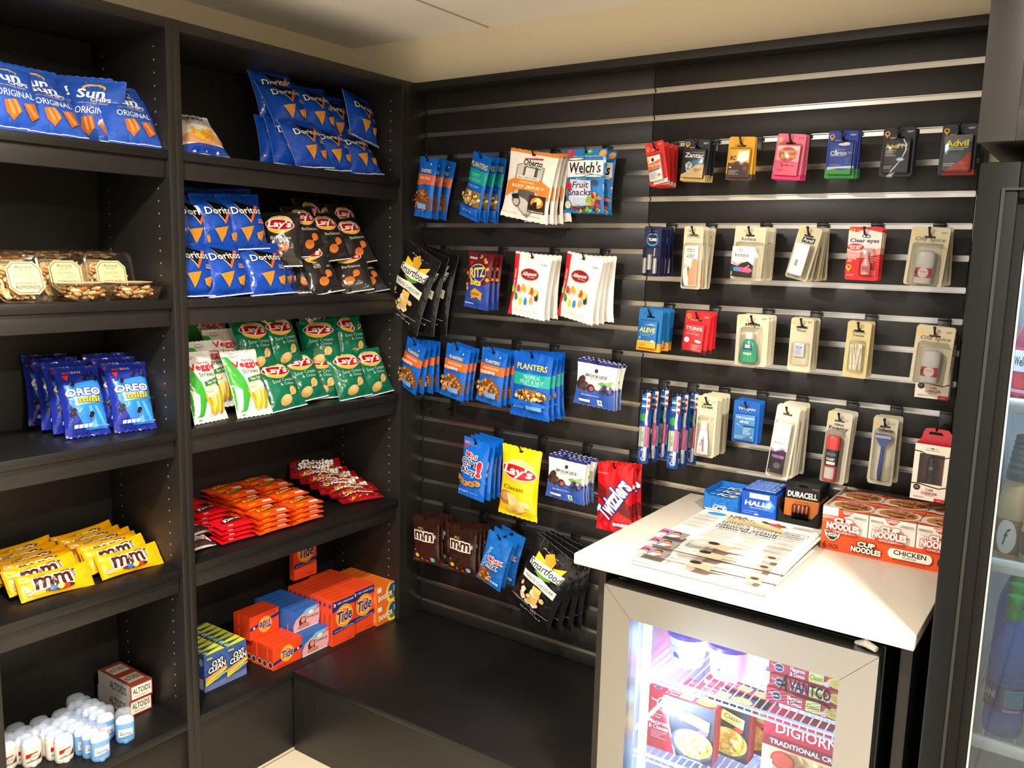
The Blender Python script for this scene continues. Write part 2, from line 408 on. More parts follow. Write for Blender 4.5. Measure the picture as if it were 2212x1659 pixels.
b.box(CX0+.036-ox, CY-.003-oy, .16, CX0+.041-ox, CY+.001-oy, TOP-.05, GRY).box(CX0+.036-ox, CY-.003-oy, TOP-.05, 2.45-ox, CY+.001-oy, TOP-.046, GRY)
b.box(CX0+e-ox, CY+.012-oy, .18, CX0+e+.018-ox, CY+.03-oy, TOP-.06, M('161614', 'dull')); dr = b.build('door', t)
MB().box(CX0+e+.017-ox, CY+.016-oy, .18, 2.535-e-ox, CY+.020-oy, TOP-.064, M('dfe6ea', 'glass')).build('glass', dr, ang=0)
MB().box(CX0+e+.016-ox, CY+.008-oy, .19, CX0+e+.019-ox, CY+.014-oy, TOP-.066, M('e6e4dc', 'metal')).build('glass_edge', dr, ang=0)
CSH = [at(2150, 872, Y=CY+.09).z, at(2120, 1212, Y=CY+.09).z, at(2085, 1588, Y=CY+.09).z]
for z in CSH:
    b = MB(); WR = M('f2f4f2', 'plastic')
    b.box(CX0+.050-ox, CY+.075-oy, z-.012, 2.48-ox, CY+.090-oy, z+.014, WR, .006)
    b.tube([(CX0+.055-ox, CY+.09-oy, z-.004), (CX0+.055-ox, -.05-oy, z-.004)], .003, WR, 6)
    x = CX0+.062
    while x < 2.47: b.tube([(x-ox, CY+.085-oy, z), (x-ox, -.05-oy, z)], .0022, WR, 5); x += .026
    b.build('wire_shelf', t)
tag(t, 'tall black glass door drinks cooler at the right edge', 'cooler')
lamp('cooler_lamp', (2.1, CY+.075, 1.70), 10, .5, (.86, .94, 1), 170, (R(20), 0, 0), .02)
t = empty('overhead_cabinet', (2.15, -.35, TOP+.02))
z0 = .006; zt = 2.315-TOP-.02
b = MB(); b.box(CX0-.004-ox, CY+.004-oy, z0, 2.535-ox, .015-oy, zt, M('181715', 'laminate'), .001); b.build('body', t)
b = MB(); y_ = CY-oy-.016; st = .055; xx0, xx1 = CX0-.006-ox, 2.53-ox; LM = M('1b1a18', 'laminate')
b.box(xx0, y_, z0, xx0+st, y_+.019, zt, LM, .001).box(xx1-st, y_, z0, xx1, y_+.019, zt, LM, .001).box(xx0+st, y_, zt-.07, xx1-st, y_+.019, zt, LM, .001).box(xx0+st, y_, z0, xx1-st, y_+.019, z0+.055, LM, .001).box(xx0+st, y_+.009, z0+.055, xx1-st, y_+.019, zt-.07, LM)
b.build('door', t)
tag(t, 'black wooden cabinet with a recessed panel above the drinks cooler', 'cabinet')
# ---------------------------------------------------------------- bags and wrappers
WH = 'f4f2ec'; BK = '0e0e10'
def bag(name, w, h, t, base, art, seed=0, seal=.055, axis='v', back=None, kind='film', flip=False, hang=False, sag=.35, hole=True):
    """pillow bag standing on z=0 (or hanging from z=0 when hang), front to -y"""
    R_ = random.Random(seed); ph = [R_.uniform(0, 6.28) for _ in range(8)]; am = [R_.uniform(.5, 1) for _ in range(8)]
    z_off = -h*.93 if hang else 0
    def f(x, y):
        u = lip(x/w+.5, 0, 1); v = lip(y/h, 0, 1)
        a, b_ = (v, u) if axis == 'v' else (u, v)
        s = lip((a-seal)/(1-2*seal), 0, 1); bv = math.sin(PI*s)**.55 if 0 < s < 1 else 0
        if axis == 'v': bv *= 1+sag*(.5-v)
        bu = max(0, 1-abs(2*b_-1)**2.6)**.62
        wr = 1.5*am[0]*math.sin(11*b_+ph[0]+4*a)+am[1]*math.sin(23*b_+ph[1]-6*a)+am[2]*math.sin(37*b_+ph[2])
        ed = math.exp(-((a-seal*1.3)/.09)**2)+math.exp(-((1-a-seal*1.3)/.09)**2)
        cr = am[3]*math.sin(9*u+7*v+ph[3])+am[4]*math.sin(13*v-8*u+ph[4])
        return bv, bu, wr*ed, cr, a
    def front(x, y, off=0):
        bv, bu, wr, cr, a = f(x, y)
        d = t*bv*bu+w*.009*wr*bu+w*.015*cr*bv*bu+off*(1+1.2*bv)
        xx = x*(1-.075*min(1, bv)) if axis == 'v' else x
        zz = y if axis == 'v' else h/2+(y-h/2)*(1-.10*min(1, bv))
        return (xx, -d, zz+z_off)
    def rear(x, y):
        p = front(x, y); bv, bu, wr, cr, a = f(x, y); return (p[0], t*.55*bv*bu+.0012-w*.006*wr*bu, p[2])
    mb = MB(); nu, nv = 16, 22
    if axis == 'u': nu, nv = 26, 12
    def grid(fn, nu, nv, mat, rev):
        V = [fn((i/nu-.5)*w, h*j/nv) for j in range(nv+1) for i in range(nu+1)]; F = []
        for j in range(nv):
            for i in range(nu):
                q = (j*(nu+1)+i, j*(nu+1)+i+1, (j+1)*(nu+1)+i+1, (j+1)*(nu+1)+i); F.append(q[::-1] if rev else q)
        mb.add(V, F, mat)
    def zig(fn):
        def g(x, y, *k):
            p = fn(x, y)
            if axis == 'v' and (y <= 0 or y >= h): return (p[0], p[1], p[2]+(.0012 if int(round((x/w+.5)*16)) % 2 else -.0012))
            return p
        return g
    bm_ = M(back, kind) if back else M(base, kind)
    grid(zig(front), nu, nv, M(base, kind), False); grid(zig(rear), nu, nv, bm_, True)
    # side strips close front and rear
    for sx in (-.5, .5):
        V = []
        for j in range(nv+1): V += [zig(front)(sx*w, h*j/nv), zig(rear)(sx*w, h*j/nv)]
        mb.add(V, [(2*j, 2*j+1, 2*j+3, 2*j+2) for j in range(nv)], bm_)
    for vy in (0, h):
        V = []
        for i in range(nu+1): V += [zig(front)((i/nu-.5)*w, vy), zig(rear)((i/nu-.5)*w, vy)]
        mb.add(V, [(2*i, 2*i+1, 2*i+3, 2*i+2) for i in range(nu)], bm_)
    if hang and hole: art = art+[('e', .5, .945, .05, .011, '08080a')]
    mb.art(art, w, h, front, kind, tol=min(w, h)*.075, lift=.0007)
    return mb.build(name, ang=50)
def T(s, cx, cy, w, h, c, **o): return ('t', s, cx, cy, w, h, c, o)
def chev(c1, cx=.5, cy=.6, s=.3):   # black wedge with an orange edge behind a snack logo
    P = lambda a: [(cx+x*s, cy+y*s*.8) for x, y in a]
    return [('p', P([(-.75, .75), (.95, .28), (.1, -.85)]), c1), ('p', P([(-.75, .75), (-.55, .42), (.07, -.62), (.1, -.85)]), 'e8c9a0'), ('p', P([(.1, -.85), (.07, -.62), (.75, .38), (.98, .32)]), 'e0622a')]
chip = lambda cx, cy, s, r=0, c='cf8a2c': [('p', [(cx-s, cy+.45*s), (cx+.75*s, cy+.62*s), (cx-.05*s, cy-.75*s)] if not r else [(cx-.6*s, cy+.25*s), (cx+.7*s, cy+.55*s), (cx+.25*s, cy-.6*s), (cx-.4*s, cy-.35*s)], c),
    ('b', cx, cy+.12*s, .45*s, .28*s, 7, .05*s, ['e0a84c', 'b9701c'], 3)]
laysl = lambda cx, cy, w, h: [('e', cx, cy+h*.06, w*.54, h*.70, 'e9c98a'), ('e', cx, cy-h*.15, w*.52, h*.45, 'f2b632'), ('e', cx, cy+h*.03, w*.60, h*.42, WH, -6), ('e', cx, cy+h*.03, w*.57, h*.38, 'b5161c', -6), T("Lay's", cx, cy+h*.02, w*.92, h*.62, WH, sh=.15, b=.05, rot=-4)]
pots = lambda cx, cy, s, c, c2: [('e', cx-s*.5, cy-s*.3, s*.62, s*.34, c2, 10), ('e', cx+s*.45, cy+s*.25, s*.42, s*.30, c, 40), ('e', cx-s*.45, cy-s*.18, s*.45, s*.22, c, 8), ('p', [(cx-s*.1, cy-s*.1), (cx+s*.5, cy+s*.45), (cx+s*.35, cy-.05*s)], c2)]
PR = {}
def proto(k, o): PR[k] = o; return o
DC = '1246b0'
def corner(c, w=.03): return [('r', 0, 0, w, .5, c)]
proto('sun', bag('chip_bag', .145, .165, .026, '2a55b8', [('e', .5, .84, .20, .075, 'e9b73c'), ('e', .5, .82, .165, .06, '2a55b8'), ('r', .28, .7, .72, .80, '2a55b8'), T('Sun', .46, .745, .46, .15, WH, b=.045, sh=.1), T('CHIPS', .63, .635, .34, .055, WH, b=.03), T('100% WHOLE GRAIN', .5, .578, .5, .025, 'd8ac3e'),
    T('ORIGINAL', .52, .47, .64, .10, WH, sh=.1, b=0), ('p', [(.30, .36), (.50, .39), (.55, .22), (.42, .10), (.31, .20)], 'b5622a'), ('p', [(.35, .36), (.39, .37), (.45, .16), (.40, .14)], 'd98a4a'), ('p', [(.44, .37), (.48, .38), (.53, .20), (.49, .18)], 'd98a4a'), ('p', [(.6, .33), (.80, .36), (.88, .20), (.72, .12), (.62, .24)], 'b5622a'), ('p', [(.63, .31), (.70, .33), (.84, .20), (.77, .16)], 'd98a4a'), ('r', 0, .03, 1, .045, 'dfe3ea')], 1, back='dfe3ea'))
proto('dor', bag('chip_bag', .15, .165, .028, DC, chev(BK, .50, .66, .34)+[T('Doritos', .52, .675, .72, .125, WH, oc=BK, ow=.05, b=.02), T('COOL', .83, .50, .16, .035, 'e8d8cc', oc='b0352a', ow=.05), T('RANCH', .83, .455, .18, .035, 'e8d8cc', oc='b0352a', ow=.05)]+chip(.44, .27, .19)+chip(.72, .22, .16, 1)+[('r', 0, .0, 1, .02, 'e6e9ef')], 2, back='cfd4dc'))
proto('bbq', bag('chip_bag', .125, .172, .024, '262322', laysl(.5, .74, .62, .26)+[T('Barbecue', .52, .50, .52, .06, 'd8cfc4', b=0)]+pots(.52, .28, .24, 'c96a2a', 'd87a34')+[('r', 0, .0, 1, .02, 'e6e9ef')], 3, back='c9cbcd'))
proto('sco', bag('chip_bag', .135, .165, .024, '0a6a4c', laysl(.5, .76, .66, .26)+[T('Sour Cream', .52, .54, .62, .07, 'b8d8cc', b=0), T('& Onion', .58, .455, .42, .06, 'b8d8cc', b=0)]+pots(.54, .24, .27, 'd8b878', 'c9a25c')+[('r', 0, .0, 1, .02, 'e6e9ef')], 4, back='c9cbcd'))
proto('veg', bag('straw_bag', .125, .205, .022, WH, [('p', [(0, .92), (.14, .9), (.34, .55), (.40, .30), (.22, .03), (0, .03)], '3fa43a'), ('p', [(0, .5), (.20, .38), (.14, .03), (0, .03)], WH), ('p', [(.98, .62), (.80, .55), (.86, .48), (1, .46)], '2f7d2f'), ('e', .30, .925, .12, .03, '4a4a48'), ('e', .30, .925, .11, .024, WH), T('Garden', .62, .83, .34, .04, 'c8242c', sh=.2, b=.01), T('Veggie', .55, .755, .80, .12, 'd1232b', b=.035), T('Straws', .58, .655, .46, .07, '4f7a3a', sh=.1, b=0),
    ('p', [(.40, .545), (.92, .60), (.92, .53), (.40, .475)], '2f7a35'), T('Sea Salt', .66, .538, .36, .045, WH, rot=8), ('e', .5, .44, .14, .04, 'e4dcae')]+[('p', [(x, .10+.05*math.sin(i*2)), (x+.055, .10), (x+.07+dx, .36+.03*math.cos(i*3)), (x+.01+dx, .36+.04*math.sin(i*5))], c) for i, (x, dx, c) in enumerate([(.50, -.18, 'e8b22a'), (.54, -.12, 'ee8d2e'), (.58, -.06, 'f0d040'), (.64, 0, 'e8b428'), (.70, .02, 'f2d84a'), (.75, .05, 'dcae22'), (.80, .07, 'f0d23c'), (.52, -.02, 'f4dc50')])], 5, seal=.07))
proto('ore', bag('cookie_bag', .112, .187, .022, '1c2c92', [('p', [(.1, .72), (.9, .78), (1, .5), (.95, .08), (.45, .08), (.15, .45)], '2f7ed8'), ('p', [(.2, .60), (.86, .66), (.8, .45), (.3, .42)], '8cc0ee'), ('p', [(.55, .40), (.62, .40), (.72, .10), (.60, .10)], '5aa6e8'), ('p', [(.70, .40), (.76, .40), (.92, .14), (.84, .12)], '5aa6e8'),
    T('BIG', .26, .905, .2, .035, 'c8502c', b=.03), T('BAG', .46, .905, .2, .035, 'b8b8b8', b=.03), ('p', [(.12, .86), (.28, .87), (.20, .78)], 'e03030'), T('OREO', .50, .60, .80, .10, WH, oc='1a2f8c', ow=.09, b=.05, bow=.01), T('mini', .60, .495, .5, .075, 'f2c322', oc='6a3a12', ow=.07, b=.04)]+
    [q for (x, y, s) in ((.62, .82, .055), (.86, .80, .055), (.28, .73, .05), (.16, .34, .07), (.55, .27, .06), (.93, .42, .06), (.74, .86, .04)) for q in (('e', x-.004, y-.008, s*1.02, s*.56, 'e8e8ec', 20), ('e', x-.008, y-.015, s*.98, s*.52, '181618', 20), ('e', x+.006, y+.004, s*1.0, s*.54, '1c1a1c', 20), ('b', x+.006, y+.004, s*.7, s*.36, 9, .007, ['2c2826'], 1))]+[('r', .13+.105*i, .10, .22+.105*i, .145, 'd4dcec') for i in range(4)]+[T('NET WT 3 OZ (85g)', .76, .105, .34, .02, 'c8d8f0')], 6))
YEL = 'f2a90c'; CHO = '4a2312'
def mmlogo(cx, cy, w, h, s=.0, out=WH, c=CHO, tilt=0):
    o = [T('m', cx-w*.26, cy, w*.44, h, c, oc=out, ow=.085, b=.05, rot=tilt), T('m', cx+w*.26, cy+w*.5*math.tan(R(tilt))*0, w*.44, h, c, oc=out, ow=.085, b=.05, rot=tilt), T('&', cx, cy-h*.08, w*.13, h*.62, c, oc=out, ow=.07, b=.02), T("'s", cx+w*.56, cy+h*.28, w*.13, h*.7, c, oc=out, ow=.05)]
    return o
proto('mmp', bag('candy_packet', .178, .07, .011, YEL, [('r', .0, 0, .035, 1, 'd99a10'), ('r', .965, 0, 1, 1, 'd99a10'), ('p', [(.22, .56), (.34, .72), (.52, .80), (.66, .86), (.78, .8), (.72, .62), (.5, .52), (.3, .40)], '5c3a28')]+mmlogo(.46, .52, .50, .42)+[T('PEANUT', .30, .80, .16, .08, '7a5230', rot=12), ('e', .52, .18, .20, .10, '4a2c1e'), ('e', .44, .18, .04, .09, '2a66b8'), ('e', .53, .20, .05, .11, 'e8c060'), ('e', .61, .17, .04, .08, 'c83a1e'), ('e', .13, .22, .05, .10, 'c9a27c'), T('SHARING SIZE', .25, .08, .18, .04, '8a5a10')], 7, seal=.05, axis='u', kind='film'))
proto('ree', bag('peanut_butter_cup_packet', .128, .078, .010, 'f04e12', [T("Reese's", .50, .58, .58, .26, 'f6c21c', oc='3c1a0c', ow=.10, b=.03, sh=.15, rot=3), ('r', .42, .38, .70, .44, '3c1a0c'), T("Reese's", .28, .10, .2, .10, 'f6c21c')]+[('r', .60+.055*i, .06, .648+.055*i, .20, 'efe0d4') for i in range(5)]+[('r', 0, 0, .03, 1, 'c93a08'), ('r', .97, 0, 1, 1, 'c93a08')], 8, seal=.05, axis='u'))
proto('kit', bag('wafer_packet', .115, .07, .009, 'd3121c', [('e', .5, .56, .34, .30, '7a1014', 8), ('e', .5, .56, .30, .25, '4e1c10', 8), ('e', .5, .57, .29, .22, 'c9a27a', 8), ('e', .49, .56, .29, .22, '4e1c10', 8), T('KitKat', .5, .57, .48, .24, WH, b=.04, sh=.15, rot=5), T('KitKat', .3, .09, .14, .08, WH)], 9, seal=.05, axis='u'))
proto('ski', bag('fruit_candy_packet', .165, .075, .009, 'a80f16', [('r', .0, .0, .18, 1, '8c1016'), ('b', .5, .22, .38, .12, 22, .030, ['f0a01c', 'c01818', '3a9a2c', 'f0d020', '5a2a88'], 5), ('b', .1, .5, .07, .3, 10, .03, ['2c7a2c', '1f5a22', '60308a'], 8), ('e', .78, .3, .05, .11, 'f4a428'), T('Skittles', .5, .60, .66, .40, WH, oc='5a0c10', ow=.06, b=.06, sh=.1)], 10, seal=.05, axis='u'))
proto('lob', bag('chip_bag', .14, .16, .026, 'e9e4dc', [('r', 0, .02, 1, .16, '1840a8'), ('r', 0, .16, 1, .175, WH), ('e', .5, .27, .46, .12, 'd69a68'), ('b', .55, .36, .30, .10, 14, .10, ['e2b23c', 'd89c28', 'edc65a', 'c88a20'], 4), T('ORIGINAL', .5, .60, .5, .06, '3a3a40'), T('BAKED', .4, .74, .6, .13, '1a2a6a', b=.03, sh=.1)], 11, back='c9cbcd'))
proto('cav', bag('wafer_packet', .10, .065, .012, 'b8a8a0', [('r', 0, .0, 1, 1, 'd8d0cc'), ('b', .5, .5, .45, .42, 30, .03, ['8c1418', 'd8d0cc', 'b02024'], 4), ('r', .0, .0, 1, .3, '3a2420')], 12, seal=.1, axis='u'))
proto('blu', bag('candy_packet', .13, .055, .012, '1c3ca8', [T('LIFE', .5, .5, .5, .4, 'c8d4ec', b=.02)], 13, seal=.06, axis='u', back='9a9a98'))
# hanging bags
SBL = '1e62c4'; ORG = 'e0641e'
def nutb(name, kind_, w, h, band, nuts, seed, t1, t2=None, t=.010):
    a = [('r', 0, .56, 1, .72, band), ('e', .12, .56, .3, .03, band), T('PLANTERS', .5, .78, .56, .055, 'e6cf5a', b=.04), T(t1, .5, .66, .6, .04, 'f0dccb'), ('p', [(.06, .13), (.94, .13), (.97, .30), (.72, .46), (.5, .50), (.28, .46), (.03, .30)], '7a4a26'), ('b', .5, .28, .42, .18, 58, .055, nuts, seed), ('r', .46, .15, .9, .24, '6f9fe0'), ('r', 0, .955, .35, .958, BK), ('e', .82, .90, .03, .016, 'cfe0a0')]
    if t2: a.append(T(t2, .5, .605, .56, .05, 'f6e8dc', b=.03))
    return bag(name, w, h, t, '0f5ec4', a, seed, hang=True, seal=.05, sag=.8)
CSH_N = ['c98e56', 'd9a468', 'b87a40', 'e0b47c', 'a86c38']
proto('pnt', nutb('nut_bag', 0, .085, .195, 'c8623a', ['a8663a', 'b87444', '98582e', 'c4844e'], 21, 'SALTED'))
proto('csh', nutb('nut_bag', 0, .105, .178, ORG, CSH_N, 22, 'HONEY ROASTED', 'CASHEWS'))
proto('trl', bag('nut_bag', .095, .205, .011, '0f5ec4', [('r', 0, .56, 1, .76, '17968c'), T('PLANTERS', .5, .83, .86, .075, 'e0c860', b=.03), T('SWEET', .45, .68, .5, .05, '6fd0c8'), T('& CRUNCHY', .5, .61, .6, .04, '6fd0c8'), T('TRAIL MIX', .5, .51, .6, .03, '8ab8f0'), ('r', .06, .2, .94, .44, '8a6a3c'), ('b', .5, .32, .42, .11, 46, .065, ['e6d08c', 'd4b468', 'f0e2b0', 'b88a48'], 5), ('r', .0, 0, 1, .19, '1a5ec8'), T('NET WT 6 OZ', .5, .12, .5, .03, '9cc4f4')], 23, hang=True, sag=.8))
proto('trp', bag('nut_bag', .15, .205, .013, '0a58c0', [('r', 0, .50, 1, .69, '1fa398'), T('PLANTERS', .52, .79, .78, .085, 'e8cf54', b=.03, oc='0a3f8a', ow=.05), T('TROPICAL', .56, .635, .44, .055, 'a8e4dc', b=.02), T('FRUIT & NUT', .56, .565, .62, .055, 'a8e4dc', b=.02), T('TRAIL MIX', .56, .52, .4, .022, 'a8e4dc'), ('e', .55, .36, .42, .10, '8a6238'), ('b', .55, .36, .38, .085, 54, .045, ['e4bc6c', 'd8a850', 'c08840', '4a3a3a', 'efcf90'], 6), ('e', .5, .235, .5, .055, '0f62cc'), T('NET WT 6 OZ', .3, .17, .26, .025, '9cc4f4'), ('r', .5, .15, .9, .21, '6fa4e4')], 24, hang=True, sag=.5))
proto('obe', bag('jerky_bag', .178, .205, .010, 'efebe4', [('r', 0, .955, 1, 1, 'e08434'), ('p', [(.2, .78), (.5, .86), (.80, .78), (.80, .2), (.56, .03), (.2, .25)], '9a9690'), ('p', [(.23, .77), (.5, .84), (.77, .77), (.77, .22), (.56, .06), (.23, .27)], 'c9c6c0'), ('p', [(.36, .8), (.66, .8), (.70, .2), (.52, .3), (.34, .34)], '55524e'), ('r', .40, .62, .60, .76, 'dcd9d4'), T('Oberto', .53, .83, .40, .085, '1a1a1c', oc='f4f0ea', ow=.12, b=.05), ('p', [(.34, .885), (.72, .915), (.72, .89), (.34, .87)], 'a8281c'), ('p', [(.38, .77), (.72, .765), (.72, .75), (.42, .76)], '2f7a3a'),
    ('p', [(.04, .52), (.24, .60), (.5, .63), (.76, .60), (.98, .52), (.98, .33), (.7, .42), (.5, .44), (.25, .41), (.04, .30)], 'e5842c'), ('r', .25, .585, .74, .635, 'efeae2'), T('ALL NATURAL', .495, .61, .44, .028, '1c1c1e'), T('ORIGINAL', .5, .545, .34, .028, 'f4e2c8'), T('BEEF JERKY', .53, .475, .72, .055, 'f8e6cc', b=.03, rot=1), ('r', .60, .13, .95, .38, '2c140e'), ('e', .78, .28, .13, .08, 'f08a2c'), ('e', .80, .30, .07, .05, 'fadc9c'), ('p', [(.64, .16), (.80, .18), (.78, .30), (.70, .27)], '120c0c'), T('TOMB RAIDER', .775, .15, .32, .022, 'e8e0d4'), ('e', .33, .25, .085, .075, '2a2a2a'), ('e', .33, .25, .07, .06, 'bdbab4'), ('p', [(.2, .34), (.36, .37), (.40, .30), (.26, .28)], '1a1a1a'), T('NET WT 3.25 OZ (92g)', .2, .07, .3, .018, '8a8a88'), T('CONTAINS BONUS CONTENT', .66, .07, .4, .018, '6a6a68')], 25, hang=True, seal=.05, sag=.9, kind='card'))
proto('wel', bag('fruit_snack_bag', .133, .182, .013, '1277c8', [('e', .1, .93, .09, .06, 'c03040'), ('e', .9, .93, .09, .05, 'e8a050'), ('e', .56, .95, .08, .03, '6ab040'), T('Fruit is our 1st Ingredient!', .5, .885, .7, .03, 'e8e24a'), ('p', [(.02, .82), (.96, .82), (.98, .58), (.02, .56)], WH), ('e', .25, .845, .23, .022, '1a2050'), ('e', .25, .847, .21, .016, WH), ('e', .75, .575, .23, .022, '1a2050'), ('e', .75, .572, .21, .014, WH), T("Welch's", .5, .71, .84, .17, '15173c', b=.03), T('FAMILY FARMER OWNED', .5, .61, .5, .018, '555870'), T('MIXED FRUIT', .44, .535, .3, .03, '8fd0f4'), ('p', [(.14, .53), (.72, .50), (.72, .12), (.1, .10)], 'cfcde4'), T('Fruit', .44, .44, .44, .10, '15173c', sh=.2), T('Snacks', .42, .325, .60, .10, '15173c', sh=.2, b=.02), ('b', .78, .20, .16, .09, 12, .075, ['c8202c', '7ab83a', '3a2a7a', 'f0a030', 'b8101c', 'e86a20'], 3), ('e', .12, .42, .08, .06, 'c8243c'), ('e', .82, .47, .07, .05, '2a2450'), ('e', .11, .13, .10, .075, '2f6a3a'), ('e', .11, .13, .085, .06, 'cfd8c8'), ('r', .3, .13, .6, .22, 'b0c8d8'), ('b', .5, .055, .45, .03, 16, .06, ['5a2a20', '7ab83a', '9a3a20'], 8)], 26, hang=True))
pop = lambda cx, cy, rx, ry, n, s, sd: [('b', cx, cy, rx, ry, n, s, ['f2dcae', 'e8c890', 'fbeccb', 'dcb87c'], sd)]
proto('smf', bag('popcorn_bag', .182, .278, .018, '141416', [T('Added ...', .5, .90, .5, .012, 'c8c8c8'), ('p', [(.36, .86), (.5, .93), (.62, .86), (.58, .74), (.42, .74)], 'd8a52c'), ('p', [(.2, .84), (.40, .80), (.44, .74), (.2, .74)], 'f2cc22'), ('p', [(.60, .78), (.86, .86), (.80, .74)], 'f2cc22'), ('p', [(.30, .62), (.5, .67), (.70, .62), (.5, .56)], '5f9a3a'), ('p', [(.12, .66), (.14, .75), (.9, .775), (.86, .66), (.5, .62)], 'efece4'), T('Smartfood', .5, .70, .74, .095, '121214', sh=.25, b=.01, rot=2), ('p', [(.08, .55), (.5, .58), (.9, .55), (.88, .44), (.5, .48), (.1, .46)], 'f0eee6'), T('WHITE CHEDDAR', .5, .512, .70, .042, '1e1e20', b=.0), ('p', [(.42, .46), (.62, .46), (.62, .25), (.44, .22)], 'f0c05a')]+pop(.45, .33, .33, .12, 20, .06, 4)+[('r', .05, .175, .95, .178, 'd8d8d8'), T('NO ARTIFICIAL FLAVORS', .25, .19, .26, .012, 'c8c8c8'), T('GLUTEN FREE', .62, .155, .14, .022, 'd8d8d8'), T('NET WT. 2 OZ. (56.7 g)', .56, .105, .5, .026, 'e4e4e4')], 27, hang=True, back='8e8e90'))
proto('rit', bag('cracker_bag', .105, .178, .011, '5a1820', [('p', [(0, 0), (1, 0), (1, .50), (.7, .42), (.4, .5), (0, .40)], '24449c'), T('BIGBAG', .24, .90, .3, .035, 'e8dcdc', b=.04), ('p', [(.12, .84), (.3, .86), (.2, .76)], 'b82028'), ('e', .5, .64, .36, .17, 'e6b41e', 15), ('e', .5, .64, .34, .155, '16308c', 15), T('RITZ', .5, .655, .56, .16, 'f2c326', b=.05, rot=10), T('bits', .5, .485, .42, .11, 'f2c326', oc='16308c', ow=.1, b=.06), ('p', [(.30, .30), (.5, .38), (.78, .30), (.74, .16), (.56, .22), (.34, .17)], 'd0902e'), T('CHEESE', .5, .27, .34, .045, '2a1a10', b=.02)]+[('e', x, y, .06, .032, 'd8873a') for x, y in ((.08, .62), (.1, .42), (.14, .35), (.74, .9), (.9, .74), (.8, .86), (.55, .94), (.94, .55))]+[('r', .08+.09*i, .075, .16+.09*i, .10, 'a8b8e0') for i in range(4)], 28, hang=True))
bears = [('green', .18, .30, '2f8a3c'), ('yellow', .33, .24, 'f0d436'), ('blue', .50, .25, '2f86c8'), ('orange', .66, .28, 'f0a060'), ('black', .80, .34, '3a2a38'), ('lime', .12, .42, '9cc860'), ('red', .28, .44, 'c83034'), ('amber', .42, .46, 'f09a28'), ('pale', .56, .45, 'f0e08a'), ('coral', .68, .43, 'd84038'), ('lime2', .80, .42, 'b8c83c')]
proto('alb', bag('gummy_bag', .137, .195, .010, 'eeebe6', [('p', [(0, 0), (.11, 0), (.06, .2), (.16, .5), (.13, .97), (0, .97)], 'd81c26'), T('GUMMI BEARS', .075, .56, .50, .036, 'f4dcd8', rot=90), T('USA', .84, .86, .13, .03, '55555a'), ('e', .5, .68, .27, .10, 'b8a8a4'), ('e', .5, .68, .25, .088, '8c1420'), T('Albanese', .5, .69, .40, .06, WH, sh=.3, b=.02, rot=4), T('World Best', .56, .64, .2, .018, 'e8c8c8')]+[q for n_, x, y, c in bears for q in (('e', x, y, .048, .048, c), ('e', x, y+.04, .034, .026, c), ('e', x-.02, y-.035, .02, .016, c), ('e', x+.02, y-.035, .02, .016, c))]+[T('FAT FREE  GLUTEN FREE  LOW SODIUM', .5, .10, .62, .012, '6a6a6c')], 29, hang=True, seal=.05, sag=.6, kind='card'))
proto('bro', bag('chocolate_pouch', .140, .136, .007, 'eceae4', [('r', 0, .93, 1, 1, '1c2468'), ('r', 0, 0, 1, .36, '2f52a8'), ('p', [(0, .30), (1, .28), (1, .44), (.6, .38), (.3, .42), (0, .40)], '3a5cae'), T('BROOKSIDE', .52, .68, .56, .065, '16161a'), T('DARK CHOCOLATE', .52, .62, .34, .022, '55555a'), ('e', .52, .80, .045, .045, '2a2a2c'), ('b', .17, .46, .10, .09, 12, .075, ['2a1a18', '3a2420', '4a3028'], 3), ('b', .17, .58, .05, .05, 4, .07, ['2a1a18', '3a2420'], 4), ('e', .42, .41, .11, .085, '3a1c1c'), ('e', .45, .40, .06, .055, 'a8505a'), ('b', .82, .43, .17, .09, 18, .05, ['2a2a4a', '3a3a66', '5a5a88', '1c1c34'], 5), ('p', [(.62, .55), (.74, .60), (.86, .56), (.74, .52)], '5a9a3a'), ('p', [(.8, .58), (1, .64), (.95, .54)], '7ab048'), T('Acai & Blueberry flavors', .45, .255, .46, .03, 'e8ecf8'), ('r', .15, .09, .44, .15, 'e8e4e4'), ('r', .62, .05, .74, .18, 'e4efe4'), ('e', .68, .12, .035, .035, '3a9a5a')], 30, hang=True, seal=.06, sag=0, kind='card', hole=False))
proto('aho', bag('cookie_bag', .112, .202, .013, '1268d2', [T('BIG', .16, .915, .22, .04, 'd83a2c', oc=WH, ow=.05, b=.05), T('BAG', .40, .915, .22, .04, '1c3c88', oc=WH, ow=.05, b=.05), ('p', [(.05, .86), (.26, .87), (.14, .80)], 'e02c30'), T('Mini', .42, .735, .44, .08, 'd8282c', oc=WH, ow=.09, b=.05, rot=-6), T('Chips', .38, .60, .62, .13, '14225c', oc=WH, ow=.10, b=.05), T('Ahoy', .38, .455, .62, .13, '14225c', oc=WH, ow=.10, b=.05), T('!', .80, .54, .10, .24, 'd8202c', oc=WH, ow=.08, b=.08)]+[q for x, y in ((.12, .28), (.34, .25), (.58, .27), (.80, .31), (.05, .34)) for q in (('e', x, y, .14, .05, 'c88a48'), ('b', x, y, .09, .03, 7, .018, ['4a2a18', '5a3420'], int(x*50)))]+[('r', .1+.1*i, .10, .18+.1*i, .13, '9cc4f0') for i in range(4)]+[T('NET WT 3 OZ', .7, .12, .3, .02, 'c0dcf8')], 31, hang=True))
